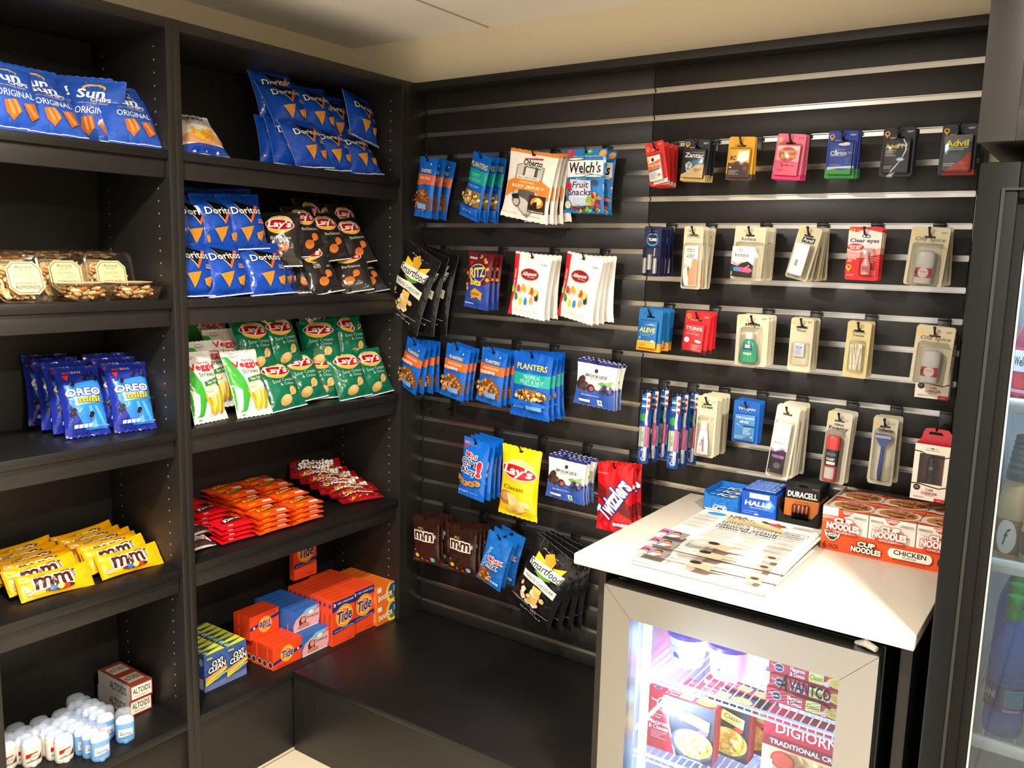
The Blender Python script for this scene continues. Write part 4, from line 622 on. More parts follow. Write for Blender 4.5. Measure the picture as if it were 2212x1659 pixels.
def toothbrush():
    t = empty('toothbrush_pack'); w, h = .034, .215; z0 = -.205
    b = MB().prism(rrect(w, h-.045, .004, z0), 0, .001, M('1450a8', 'card')); b.art([('r', 0, .27, .92, .62, 'd9e6c4'), T('HEALTHY', .33, .45, .30, .11, '3a7a3a', rot=90) if 0 else T('HEALTHY', .30, .45, .9, .045, '3a7a3a', rot=90), T('CLEAN', .68, .42, .7, .045, '6aa04a', rot=90), ('e', .45, .14, .34, .115, 'd8e8f4'), ('e', .45, .14, .30, .105, '1450a8'), T('Oral-B', .45, .14, .95, .07, 'f4f6fa', rot=90, b=.03), ('e', .3, .78, .34, .07, '3fa84a')], w, h-.045, flat(0, 0, z0), 'card', lift=.0002); b.build('card', t)
    b = MB().tube([(.008, -.009, z0+.010), (.008, -.010, z0+.04), (.010, -.009, z0+.09), (.006, -.010, z0+.13), (.008, -.008, z0+.165), (.008, -.008, z0+.207)], [.0038, .0052, .0054, .0040, .0038, .0056], M('f4f2f4', 'gloss'), 8)
    b.tube([(.0085, -.0095, z0+.05), (.0105, -.0095, z0+.09), (.0085, -.0105, z0+.115)], [.0056, .0060, .0044], M('d8609a', 'gloss'), 8); b.build('toothbrush', t)
    b = MB()
    for i in range(7): b.box(-.008+(.013 if i % 1 else 0), -.014, z0+.158+i*.0068, .004, -.003, z0+.1635+i*.0068, M(('2f62b8', 'eef2f6', '3a9ac0')[i % 3], 'matte'), .001)
    b.build('bristles', t)
    b = MB()
    for i in range(6): b.box(.008, -.013, z0+.158+i*.0082, .0165, -.0105, z0+.1655+i*.0082, M(('cf2a34', 'f0ece8')[i % 2], 'plastic'), .0012)
    b.build('brush_guard', t)
    b = MB().lathe([(.0145, 0), (.015, .002), (.015, h-.004), (.012, h)], M('f2f7fd', 'clear'), cx=.002, cy=-.006, cz=z0, sx=1.15, sy=.62, n=20); b.build('blister', t)
    MB().lathe([(.0001, 0), (.0065, .002), (.009, .006), (.0065, .010), (.0001, .012)], M('1c2470', 'gloss'), n=14, cx=-.006, cy=-.008, cz=-.006, sy=.6, cap=False).build('hang_tab', t)
    return t
PR['orb'] = toothbrush()
# ---------------------------------------------------------------- peg hooks on the slatwall and what hangs from them
ORD = ['front one', 'second from the front', 'third from the front', 'fourth from the front', 'fifth from the front', 'sixth from the front']
_hook = empty('peg_hook')
b = MB().box(-.0145, -.0035, -.052, .0145, .0, .0, M('0b0b0b', 'plastic'), .001).box(-.0145, -.0035, .0, .0145, .0075, .007, M('0b0b0b', 'plastic'), .001)
b.build('bracket', _hook)
MB().tube([(0, -.003, -.024), (0, -.119, -.024), (0, -.123, -.022), (0, -.130, -.010)], .0026, M('0b0b0b', 'gloss'), 8).lathe([(.0001, -.0035), (.0034, -.002), (.0034, .002), (.0001, .0035)], M('0b0b0b', 'gloss'), n=10, cy=-.131, cz=-.009, cap=False).build('prong', _hook)
def hook(k, tx, key, n, s, roll, yaw, desc, cat, where, droll=0, dyaw=0, y0=-.115, flip=0):
    z = zk(k)+.0; x = solve_x(tx, z-.024, -.130)
    inst(_hook, (x, 0, z+.0), (0, 0, 0), f'black peg hook holding {desc[1]} {where}'.strip(), 'hook', 'peg hooks on the slatwall')
    R_ = random.Random(k*100+int(tx))
    for i in range(n):
        f = i/max(1, n-1)
        ry = roll+droll*f+(R_.uniform(-2.5, 2.5) if i else 0); rz = yaw+dyaw*.4*f+(R_.uniform(-1.2, 1.2) if i else 0)
        o = inst(PR[key], (x+(R_.uniform(-.004, .004) if i else 0), min(-.012, y0+s*i), z-.0285), (0, R(ry), R(rz)), f'{desc[0]} {where}, {ORD[i]}'.replace('  ', ' ').replace(' ,', ',') if n > 1 else f'{desc[0]} {where}'.strip(), cat, desc[1]+(' '+where if where else ''))
HK = [
 # left part: snack bags
 (3, 920, 'pnt', 3, .045, 9, -6, ('blue orange-banded bag of peanuts', 'orange-banded peanut bags'), 'bag', '', 6, -4),
 (3, 1035, 'trl', 3, .040, 17, -13, ('blue trail mix bag with teal band', 'teal-banded trail mix bags'), 'bag', '', -8, -1),
 (3, 1148, 'obe', 5, .020, 10, 0, ('white and orange beef jerky bag', 'white beef jerky bags'), 'bag', '', -8, -2),
 (3, 1263, 'wel', 2, .055, 1, 0, ('blue fruit snack bag', 'fruit snack bags'), 'bag', '', 0, -3),
 (7, 905, 'smf', 3, .046, 24, -6, ('black white-cheddar popcorn bag', 'popcorn bags'), 'bag', 'in the upper row by the corner', -14, -9),
 (7, 1033, 'rit', 3, .026, 6, -3, ('maroon and blue cracker bag', 'maroon cracker bags'), 'bag', '', -3, -10),
 (7, 1146.6, 'alb', 3, .028, 7, 0, ('white gummy bear bag', 'gummy bear bags'), 'bag', 'on the left one of two hooks', -4, -5),
 (7, 1258, 'alb', 4, .024, 10, -7, ('white gummy bear bag', 'gummy bear bags'), 'bag', 'on the right one of two hooks', -10, -5),
 (11, 893, 'csh', 4, .026, 18, -9, ('blue and orange cashew bag', 'cashew bags'), 'bag', 'on the hook nearest the corner', -16, -8),
 (11, 984.6, 'csh', 3, .024, 10, -1, ('blue and orange cashew bag', 'cashew bags'), 'bag', 'on the middle cashew hook', -2, -4),
 (11, 1063, 'csh', 3, .024, 8, -1, ('blue and orange cashew bag', 'cashew bags'), 'bag', 'on the right cashew hook', -4, -6),
 (11, 1146.6, 'trp', 4, .026, 3, -1, ('blue and teal tropical fruit and nut bag', 'tropical fruit and nut bags'), 'bag', '', -3, -8),
 (11, 1286, 'bro', 4, .014, 4, 0, ('white and blue chocolate pouch', 'chocolate blueberry pouches'), 'pouch', 'right of the fruit and nut bags', 2, 0),
 (15, 1024.6, 'aho', 4, .028, 7, -2, ('blue mini cookie bag', 'mini cookie bags'), 'bag', '', -5, -13),
 (15, 1122, 'lay', 1, .02, 3, 0, ('yellow classic potato chip bag alone on its hook', 'the yellow chip bag'), 'bag', ''),
 (15, 1221, 'bro', 5, .015, 3, 0, ('white and blue chocolate pouch', 'chocolate blueberry pouches'), 'pouch', 'beside the yellow chip bag', 0, 0),
 (15, 1324.6, 'twi', 3, .022, -1, 0, ('red licorice bag', 'red licorice bags'), 'bag', '', 0, 0),
 (19, 914, 'mmb', 4, .024, -2, 0, ('brown chocolate candy bag', 'brown candy bags'), 'bag', 'on the hook nearest the corner', -4, -8),
 (19, 994, 'mmb', 4, .022, 1, 0, ('brown chocolate candy bag', 'brown candy bags'), 'bag', 'on the second hook', -4, -8),
 (19, 1075, 'che', 3, .034, 16, -2, ('blue traditional snack mix bag', 'snack mix bags'), 'bag', '', 0, -8),
 (19, 1195, 'smf', 4, .032, 24, -3, ('black white-cheddar popcorn bag', 'popcorn bags'), 'bag', 'in the bottom row by the counter', -16, -14),
 # right part: toiletries
 (3, 1410, 'day', 4, .030, -11, 0, ('red daytime cold medicine card', 'red cold medicine cards'), 'blister card', '', 11),
 (3, 1501, 'zan', 5, .008, 5, 0, ('black and tan heartburn tablet card', 'black and tan tablet cards'), 'blister card', '', -4),
 (3, 1598, 'bay', 2, .016, 3, 0, ('yellow and brown pain tablet card', 'yellow and brown tablet cards'), 'blister card', '', -2),
 (3, 1705, 'pep', 3, .016, 5, 0, ('pink stomach remedy card', 'pink stomach remedy cards'), 'blister card', '', -4),
 (3, 1818, 'cla', 6, .006, 2, 0, ('blue and green allergy tablet card', 'blue and green allergy cards'), 'blister card', '', -2),
 (3, 1940, 'apm', 5, .006, 1, 0, ('dark grey night-time pain card', 'dark night-time tablet cards'), 'blister card', '', 0),
 (3, 2071.5, 'adv', 4, .007, 0, 0, ('dark blue and red pain tablet card', 'blue and red tablet cards'), 'blister card', '', 0),
 (6, 1405.6, 'tum', 5, .018, 1, 0, ('navy antacid roll card', 'navy antacid cards'), 'blister card', ''),
 (6, 1494, 'aid', 4, .026, 1, 0, ('tan first aid bandage card', 'tan first aid cards'), 'blister card', ''),
 (6, 1616.5, 'kot', 4, .026, 3, 0, ('tan card with a black and pink tampon box', 'tampon box cards'), 'blister card', '', -2),
 (6, 1744, 'pur', 5, .020, 13, 0, ('tan hand sanitizer card', 'hand sanitizer cards'), 'blister card', '', -13),
 (6, 1866, 'clr', 4, .018, 1, 0, ('red and white eye drop card', 'red and white eye drop cards'), 'blister card', '', 0),
 (6, 2007, 'osp', 3, .026, 4, 0, ('tan card with a silver deodorant', 'silver deodorant cards'), 'blister card', 'in the upper row', -6),
 (9, 1401, 'alv', 5, .021, 3, 0, ('blue and orange pain tablet card', 'blue and orange tablet cards'), 'blister card', '', -2),
 (9, 1503, 'tyl', 4, .016, 5, 0, ('red pain caplet card', 'red pain caplet cards'), 'blister card', '', -3),
 (9, 1622, 'scop', 3, .030, 0, 0, ('tan card with a green mouthwash bottle', 'mouthwash cards'), 'blister card', ''),
 (9, 1729.5, 'flo', 5, .013, 1, 0, ('tan dental floss card', 'dental floss cards'), 'blister card', ''),
 (9, 1853, 'swb', 4, .014, 2, 0, ('yellowish cotton swab card', 'cotton swab cards'), 'blister card', '', -1),
 (9, 2018, 'osp', 2, .028, 3, 0, ('tan card with a silver deodorant', 'silver deodorant cards'), 'blister card', 'in the third row', -2),
 (12, 1524, 'cre', 5, .022, 1, 0, ('tan toothpaste tube card', 'toothpaste cards'), 'blister card', '', 0),
 (12, 1609, 'tro', 5, .012, 1, 0, ('bright blue contraceptive card', 'bright blue contraceptive cards'), 'blister card', '', 0),
 (12, 1698, 'ktl', 5, .022, 6, 0, ('long tan card with a white and purple box', 'long purple box cards'), 'blister card', '', -5),
 (12, 1811, 'foa', 3, .024, 3, 0, ('tan card with a red-capped shaving foam can', 'shaving foam cards'), 'blister card', '', -1),
 (12, 1910, 'raz', 3, .022, 1, 0, ('tan card with a blue razor', 'blue razor cards'), 'blister card', '', 0),
 (12, 2022, 'chg', 1, .02, 1, 0, ('white car charger box with red hanger', 'the car charger box'), 'box', 'in the lowest row'),
]
for q in HK: hook(*q)
x = solve_x(928, zk(14)-.024, -.130); inst(_hook, (x, 0, zk(14)), (0, 0, 0), 'empty black peg hook on the left part of the slatwall', 'hook', 'peg hooks on the slatwall')
# second charger box behind the lower deodorant card
x = solve_x(2018, zk(9)-.0285, -.130); inst(PR['chg'], (x-.004, -.014, zk(9)-.0285), (0, R(1), 0), 'white charger box peeking out below the lower silver deodorant cards', 'box')
for tx, wh in ((1389.5, 'left'), (1454, 'right')):
    z = zk(12); x = solve_x(tx, z-.024, -.130); inst(_hook, (x, 0, z), (0, 0, 0), f'black peg hook holding the {wh} group of toothbrushes', 'hook', 'peg hooks on the slatwall')
    for i, (dx, dy, rz, lb) in enumerate(((0, -.112, 0, 'front'), (.012, -.070, -30, 'middle'), (.022, -.034, -8, 'rear'))):
        inst(PR['orb'], (x+.004+dx, dy, z-.024+.006), (0, R(1), R(rz)), f'blue toothbrush pack, {lb} one on the {wh} toothbrush hook', 'toothbrush pack', f'toothbrush packs on the {wh} hook')
# ---------------------------------------------------------------- goods on the left shelves (fronts face +x)
S1, S2, S3, S4 = SH; S5 = DECK
def sh(key, px, py, z, x, lean, label, cat, group=None, yaw=0, roll=0, dz=0, q=None, sc=None):
    """px,py: bottom centre seen in the photo; x: depth plane (None = on the surface z)"""
    p = at(px, py, Z=z) if x is None else at(px, py, X=x)
    return inst(PR[key], (p.x if x is None else x, p.y, z+dz), (R(-lean), R(roll), R(90+yaw)), label, cat, group)
g = 'blue wavy chip bags on the top left shelf'
for px, x, ln, yaw, dz, w in ((40, -.045, 24, 4, .002, 'leftmost in the front'), (130, -.045, 36, 2, 0, 'second in the front row'), (298, -.035, 34, -4, 0, 'rightmost in the front'),
        (276, -.085, 20, -2, .002, 'behind the rightmost one'), (205, -.11, 12, -42, 0, 'turned sideways in the middle'), (178, -.15, 8, -38, .006, 'turned sideways at the back'), (90, -.11, 14, 6, .004, 'behind the two left ones')):
    sh('sun', px, 300, S1, x, ln, f'blue bag of wavy multigrain chips, {w}', 'bag', g, yaw=yaw, dz=dz+.002)
g = 'dark blue tortilla chip bags on the top right shelf'
for px, x, ln, yaw, dz, ro, w in ((683, -.030, 28, 0, 0, -4, 'front row left'), (738, -.032, 32, 0, 0, -3, 'front row middle'), (797, -.025, 36, 3, 0, -4, 'front row right'), (640, -.075, 26, -10, 0, 3, 'beside the front row, silver edge showing'), (612, -.12, 22, -14, 0, 4, 'leftmost, standing at the back'),
        (640, -.115, 30, -4, .125, -6, 'upper row left'), (700, -.105, 26, 0, .118, -3, 'upper row middle'), (735, -.14, 18, 4, .10, 0, 'upper row, mostly hidden'), (788, -.09, 20, 6, .115, 10, 'upper row right, tilted'), (610, -.18, 14, -6, .15, -8, 'highest at the back left')):
    sh('dor', px, 365, S1, x, ln, f'dark blue tortilla chip bag on the top shelf, {w}', 'bag', g, yaw=yaw, dz=dz+.003, roll=ro)
sh('lob', 448, 325, S1, -.045, 44, 'white and blue baked chip bag alone on the top right shelf', 'bag', yaw=-4, dz=.003)
g = 'blue tortilla chip bags on the second shelf'
for px, x, ln, yaw, dz, ro, w in ((424, -.035, 18, 4, 0, 0, 'lower front row left'), (500, -.035, 20, 0, 0, -4, 'lower front row middle'), (590, -.028, 26, -4, 0, -3, 'lower front row right'), (430, -.095, 16, 0, .118, 0, 'upper row left'), (484, -.088, 14, 2, .125, -2, 'upper row middle'), (540, -.082, 14, 0, .130, -3, 'upper row right'),
        (440, -.15, 12, 0, .14, 2, 'back row left'), (520, -.15, 10, 0, .145, -4, 'back row right'), (600, -.10, 16, -4, 0, 0, 'behind the lower right one')):
    sh('dor', px, 643, S2, x, ln, f'blue tortilla chip bag on the second shelf, {w}', 'bag', g, yaw=yaw, dz=dz+.003, roll=ro)
g = 'black barbecue chip bags on the second shelf'
for px, x, ln, yaw, dz, ro, w in ((712, -.030, 34, -6, 0, -8, 'lower row front left'), (768, -.035, 34, -40, 0, -10, 'lower row turned in the middle'), (815, -.028, 44, 0, 0, -6, 'lower row rightmost'), (672, -.07, 22, -44, 0, -4, 'lower row side-on'), (650, -.10, 18, -48, 0, -3, 'lower row leftmost, side-on'),
        (676, -.085, 24, -2, .112, -3, 'upper row second'), (730, -.080, 28, -4, .102, -6, 'upper row third'), (785, -.070, 30, -4, .094, -8, 'upper row rightmost'), (610, -.10, 14, -46, .08, -3, 'upper row leftmost, folded sideways'), (688, -.15, 18, 6, .135, 0, 'back row left'), (762, -.14, 20, 0, .13, -2, 'back row right'), (722, -.17, 14, 8, .12, 0, 'back row middle, dark')):
    sh('bbq', px, 632, S2, x, ln, f'black barbecue chip bag, {w}', 'bag', g, yaw=yaw, dz=dz+.003, roll=ro)
g = 'white and green veggie straw bags'
for px, py, x, ln, yaw, dz, w in ((458, 912, None, 20, 8, 0, 'front left'), (553, 900, None, 24, -2, 0, 'front right'), (475, 905, -.12, 18, 4, .02, 'behind the front left'), (500, 900, -.155, 14, 0, .045, 'third in the row'), (455, 900, -.24, 10, -20, .10, 'at the back, half shaded')):
    sh('veg', px, py, S3, x, ln, f'white and green veggie straw bag, {w}', 'bag', g, yaw=yaw, dz=dz+.002)
g = 'green sour cream chip bags'
for px, x, ln, yaw, dz, ro, w in ((628, -.040, 34, 0, 0, -4, 'lower row front left'), (672, -.070, 28, -8, .01, -6, 'lower row second'), (705, -.10, 24, -30, 0, -4, 'lower row, side-on in the middle'), (770, -.038, 26, -8, 0, -4, 'lower row fourth'), (820, -.035, 24, -4, 0, -5, 'lower row rightmost'), (735, -.09, 20, -36, 0, 0, 'lower row, folded behind the fourth'),
        (568, -.115, 22, 0, .115, -2, 'upper row large left one'), (625, -.120, 20, 0, .12, -5, 'upper row second'), (700, -.130, 20, -34, .10, -6, 'upper row third, turned sideways'), (742, -.135, 16, -38, .10, -4, 'upper row fourth, turned sideways'), (768, -.115, 18, -4, .112, -2, 'upper row rightmost'), (548, -.17, 12, -30, .12, 4, 'upper row at the far left, shaded'), (690, -.19, 10, 0, .13, 0, 'back row, shaded'), (840, -.10, 20, 0, 0, -3, 'behind the rightmost one')):
    sh('sco', px, 875, S3, x, ln, f'green sour cream chip bag, {w}', 'bag', g, yaw=yaw, dz=dz+.003, roll=ro)
g = 'blue mini sandwich cookie bags'
for px, py, x, ln, yaw, dz, w in ((192, 944, None, 22, -8, 0, 'front left'), (294, 932, None, 20, -10, 0, 'front right'), (165, 938, None, 18, -6, .005, 'second in the left row'), (140, 932, None, 14, -8, .008, 'third in the left row'), (112, 925, None, 10, -10, .010, 'leftmost and last in the left row'), (268, 925, None, 16, -8, .006, 'second in the right row'), (243, 918, None, 12, -8, .010, 'third in the right row'), (200, 905, None, 8, -4, .014, 'at the back between the rows')):
    sh('ore', px, py, S3, x, ln, f'blue mini cookie bag, {w}', 'bag', g, yaw=yaw, dz=dz+.002)
g = 'yellow peanut candy packets'
NM = ['front one', 'second', 'third', 'fourth', 'fifth', 'sixth']
for c, (px, py, yw) in enumerate(((128, 1284, -1), (290, 1236, 3))):
    p = at(px, py, Z=S4)
    for i in range(6):
        dx = -.030*i-.006*(i > 0); dy = [0, -.012, -.004, -.006, -.016, -.010][i]*(1 if c == 0 else .6)-.006*i*c
        inst(PR['mmp'], (p.x+dx, p.y+dy, S4+.001+.011*min(i, 1)+.004*i), (R(-38+2*i), R((-1) ** i*1.5), R(90+yw+(i % 3-1)*3)), f'yellow peanut candy packet, {NM[i]} of the {"left" if c == 0 else "right"} row', 'candy packet', g)
p = at(6, 1300, Z=S4); inst(PR['blu'], (p.x-.04, -1.432, S4+.002), (R(-40), 0, R(90)), 'blue candy packet cut off by the left edge of the picture', 'candy packet', scale=(.5, 1, 1.9))
# chocolate bars and candy on the fourth right shelf: flat piles
def pile(key, px, py, n, dzs, label, cat, g, z=S4, back=0, yaw=0, off=None, step=0, tilt=-84, lift0=.010):
    p = at(px, py, Z=z); x0 = p.x-back
    for i in range(n):
        o = off[i % len(off)] if off else 0; x = x0-step*i
        inst(PR[key], (x, p.y+o, z+lift0+dzs*i), (R(tilt), R(0), R(90+yaw+o*300)), f'{label}, {["lowest", "second from the bottom", "third from the bottom", "fourth from the bottom", "fifth from the bottom", "sixth from the bottom"][i]}' if n > 1 else label, cat, g)
kw = dict(cat='chocolate bar', g='red chocolate wafer packets')
pile('kit', 517, 1173, 4, .014, 'red wafer bar in the front stack', off=[0, .003, -.002, .001], yaw=-3, **kw)
pile('kit', 496, 1168, 5, .014, 'red wafer bar in the second stack', back=.078, off=[-.002, .004, 0], yaw=2, **kw)
pile('kit', 476, 1162, 5, .015, 'red wafer bar in the rear stack', back=.15, off=[.002, -.003, 0], yaw=0, **kw)
kw = dict(cat='candy packet', g='orange peanut butter cup packets')
for c, (px, py) in enumerate(((597, 1152), (667, 1131))):
    for r_, (bk, n) in enumerate(((0, 4), (.070, 5), (.145, 6), (.215, 6))):
        pile('ree', px, py, n, .0165, f'orange peanut butter cup packet, {"left" if c == 0 else "right"} column, {["front", "second", "third", "rear"][r_]} stack', back=bk, off=[0, .002, -.002], yaw=0, tilt=-86, **kw)
for i in range(11):
    j = i % 6; k = i//6
    p = at(790, 1082, Z=S4)
    inst(PR['ski'], (p.x-.030*j-.02*k+(0 if k else .01), p.y-.018*j-.02+.004*k, S4+.008+.0145*j*(.9 if k == 0 else 1)+.020*k+.006*(j > 3)), (R(-80+5*j), R(3*(i % 2)), R(90-16-4*j)), f'red fruit candy packet, {["lower", "upper"][k]} layer of the fanned pile, number {["one", "two", "three", "four", "five", "six"][j]} from the front', 'candy packet', 'red fruit candy packets in a fanned pile')
for i, (px, py, dz, w) in enumerate(((436, 1192, 0, 'lower'), (430, 1175, .02, 'upper'))):
    sh('cav', px, py, S4, None, 74, f'{w} red and white wrapped roll candy behind the dark post', 'candy packet', 'wrapped roll candies', dz=.008+dz, yaw=10*i)
# ---- cartons on the deck
def boxp(name, w, d, h, col, front=(), top=(), left=(), right=(), kind='card', be=.0006):
    b = MB().box(-w/2, 0, 0, w/2, d, h, M(col, kind), be)
    if front: b.art(list(front), w, h, lambda x, y, o: (x, -o, y), kind, lift=.0002)
    if top: b.art(list(top), w, d, lambda x, y, o: (x, y, h+o), kind, lift=.0002)
    if left: b.art(list(left), d, h, lambda x, y, o: (-w/2-o, d/2-x, y), kind, lift=.0002)
    if right: b.art(list(right), d, h, lambda x, y, o: (w/2+o, d/2+x, y), kind, lift=.0002)
    return b.build(name, ang=0)
TO = 'e2431a'; TB = '232a72'
tidel = lambda cx, cy, r, w, h: [('e', cx, cy, r, r*w/h, 'f6a81e'), ('e', cx, cy, r*.86, r*.86*w/h, 'ee5a1a'), ('e', cx, cy, r*.80, r*.80*w/h, 'f8c84a'), ('e', cx, cy, r*.66, r*.66*w/h, 'f07a1c'), T('Tide', cx, cy, r*1.75, r*.95*w/h, TB, oc='f4efe8', ow=.05, b=.05, sh=.15, rot=4)]
PR['oxi'] = boxp('stain_remover_box', .0755, .028, .115, '3c5c9e', [('r', 0, 0, 1, .17, '6a76a8'), ('b', .5, .6, .45, .38, 40, .05, ['4468aa', '34548e'], 4), ('r', .08, .88, .34, .93, 'b8b05a'), ('p', [(0, .30), (1, .52), (1, .44), (0, .22)], 'd8c83a'), ('p', [(0, .30), (1, .5), (1, .56), (0, .40)], 'd89a5a'), ('p', [(0, .22), (1, .40), (1, .36), (0, .18)], 'e6e03c'), ('e', .78, .36, .14, .04, '8ab0a8'), T('OXI', .56, .74, .48, .14, WH, oc='1c1c20', ow=.12, b=.05, sh=.2, rot=8), T('CLEAN', .54, .60, .80, .14, WH, oc='1c1c20', ow=.12, b=.05, sh=.2, rot=8)],
    [('r', 0, 0, 1, 1, '2a5068'), ('p', [(0, 0), (1, .1), (1, .9), (.4, .5)], 'dce03c'), ('p', [(.3, 1), (1, .9), (1, 1)], 'c8c83c'), ('e', .2, .5, .12, .3, '9ab0a8')], [('r', .1, .06, .8, .35, 'c8ccd8'), ('e', .5, .8, .35, .1, 'b8c0d8')])
PR['tds'] = boxp('detergent_box', .117, .026, .078, TO, [('p', [(0, .20), (1, .48), (1, .62), (0, .34)], TB)]+tidel(.48, .52, .23, .117, .078)+[('e', .86, .52, .03, .05, 'f0f0f4')]+fine(.1, .12, .5, 2, 'a83410', .06, .02), fine(.1, .7, .7, 2, 'b83a14', .3, .06), [('r', .1, .3, .9, .9, 'c83c18'), ('e', .5, .2, .42, .14, 'f6b84a'), ('e', .5, .2, .32, .11, TB)])
PR['tdt'] = boxp('detergent_box', .104, .024, .160, 'e4461c', [('r', 0, .83, 1, .97, TB), T('3', .1, .895, .09, .07, WH, b=.04), T('USES / UTILISATIONS', .58, .905, .72, .04, 'e8e8f4', b=.01), ('p', [(0, .74), (0, .83), (1, .83), (1, .80), (.5, .82)], TB), ('p', [(0, .36), (.5, .40), (1, .42), (1, .32), (0, .26)], TB), T('ORIGINAL SCENT / PARFUM ORIGINAL', .5, .325, .86, .022, 'd8dcf0', rot=3)]+tidel(.52, .60, .38, .104, .160)+[('r', .08, .20, .8, .204, 'f08a5a')]+fine(.6, .08, .3, 2, 'a83410', .02), fine(.1, .7, .7, 2, 'b83a14', .3, .06), [('r', .3, .84, .7, .92, TB), ('r', .34, .1, .66, .7, 'b03818')])
PR['dwn'] = boxp('fabric_softener_box', .113, .027, .072, '2f62b0', [('p', [(0, .06), (.95, .06), (1, .3), (1, .8), (.7, .7), (.35, .80), (.1, .6), (0, .35)], 'dfa4ac'), ('p', [(.3, .75), (.6, .68), (1, .84), (.9, .98), (.5, .95)], '7ab8c8'), ('e', .66, .74, .1, .10, 'cfe0e8'), ('e', .94, .9, .06, .09, 'e85a94'), ('p', [(.2, .5), (.28, .66), (.42, .66), (.46, .4), (.5, .2), (.22, .2)], '5a2a20'), ('e', .36, .50, .08, .14, 'cf9078'), ('p', [(.18, .24), (.4, .34), (.6, .24), (.6, .10), (.18, .10)], 'c87a68'), ('r', .0, .02, .95, .07, 'e8dcd8'), T('Downy', .70, .52, .52, .20, '2c2a4a', b=0)], fine(.1, .7, .6, 2, '24509a', .3, .06), [('r', .1, .1, .9, .2, '274f90')])
PR['bou'] = boxp('dryer_sheet_box', .128, .024, .071, 'e06a1e', [('e', .85, .5, .34, .55, 'f0d04a'), ('e', .90, .55, .26, .42, '3a4a6a'), ('e', .84, .26, .14, .14, '6a7a2c'), ('r', .03, .70, .26, .95, 'f0e0d0'), ('r', .93, .5, 1, .8, '6ab0c8'), T('bounce', .46, .46, .74, .34, 'f6ead8', oc='c8481a', ow=.05, b=.04, sh=.1, rot=6)], fine(.1, .6, .7, 1, 'b8541a', .3, .06), [('r', .3, .15, .6, .6, 'f0b878')])
def cart(key, bl, n, x0, y0, d, z, label, cat, g, rx=0, back=0, ry=0):
    for i in range(n):
        yy = y0+random.Random(i+int(abs(y0)*1000)).uniform(-.0012, .0012)
        loc = (x0-back-(d+.0006)*i, yy, z)
        if ry: loc = (x0-back-(d+.0006)*i, yy, z+ry)
        inst(PR[key], loc, (0, R(180) if ry else 0, R(90)), f'{label}, {["front one", "second", "third", "fourth", "fifth", "sixth", "seventh", "eighth", "ninth", "tenth"][i]} in its row', cat, g)
cart('oxi', 0, 7, -.0985, -.825, .028, S5+.0003, 'blue and yellow stain remover box, left row', 'box', 'blue and yellow stain remover boxes')
cart('oxi', 0, 7, -.0985, -.748, .028, S5+.0003, 'blue and yellow stain remover box, right row', 'box', 'blue and yellow stain remover boxes')
cart('tds', 0, 7, -.046, -.5915, .026, S5+.0003, 'low orange detergent box with round logo', 'box', 'low orange detergent boxes')
cart('tds', 0, 3, -.140, -.606, .026, S5+.0788, 'low orange detergent box stacked upside down', 'box', 'upside-down orange detergent boxes', ry=.078)
cart('dwn', 0, 8, -.043, -.4760, .027, S5+.0003, 'blue fabric softener box with sleeping figure, lower layer', 'box', 'blue fabric softener boxes')
cart('dwn', 0, 7, -.043, -.4795, .027, S5+.0728, 'blue fabric softener box with sleeping figure, upper layer', 'box', 'blue fabric softener boxes', back=.040)
cart('tdt', 0, 9, -.024, -.3660, .024, S5+.0003, 'tall orange detergent box, left row', 'box', 'tall orange detergent boxes')
cart('tdt', 0, 9, -.034, -.2617, .024, S5+.0003, 'tall orange detergent box, right row', 'box', 'tall orange detergent boxes', back=0)
cart('bou', 0, 9, -.022, -.1835+.0, .024, S5+.0003, 'orange dryer sheet box, lower layer', 'box', 'orange dryer sheet boxes') if 0 else None
PRb = PR['bou']
cart('bou', 0, 9, -.020, -.1835+.0017, .024, S5+.0003, 'orange dryer sheet box, lower layer', 'box', 'orange dryer sheet boxes') if 0 else None
for L_, (zz, bk) in enumerate(((S5+.0003, 0), (S5+.0718, .002))):
    for i in range(9):
        inst(PRb, (-.020-bk-.0246*i, -.1632, zz), (0, 0, R(90)), f'orange dryer sheet box, {["lower", "upper"][L_]} layer, {["front one", "second", "third", "fourth", "fifth", "sixth", "seventh", "eighth", "ninth"][i]}', 'box', 'orange dryer sheet boxes', scale=(.715, 1, 1))
p = at(665, 1215, X=-.25); inst(PR['tdt'], (-.262, p.y, S5+.1608), (0, 0, R(90)), 'orange detergent box standing on top at the back of the pile', 'box')
inst(PR['tds'], (-.152, -.886, S5+.0003), (0, R(0), R(90)), 'low orange detergent box half hidden behind the dark post', 'box', scale=(.8, 1, 1)) if 0 else None
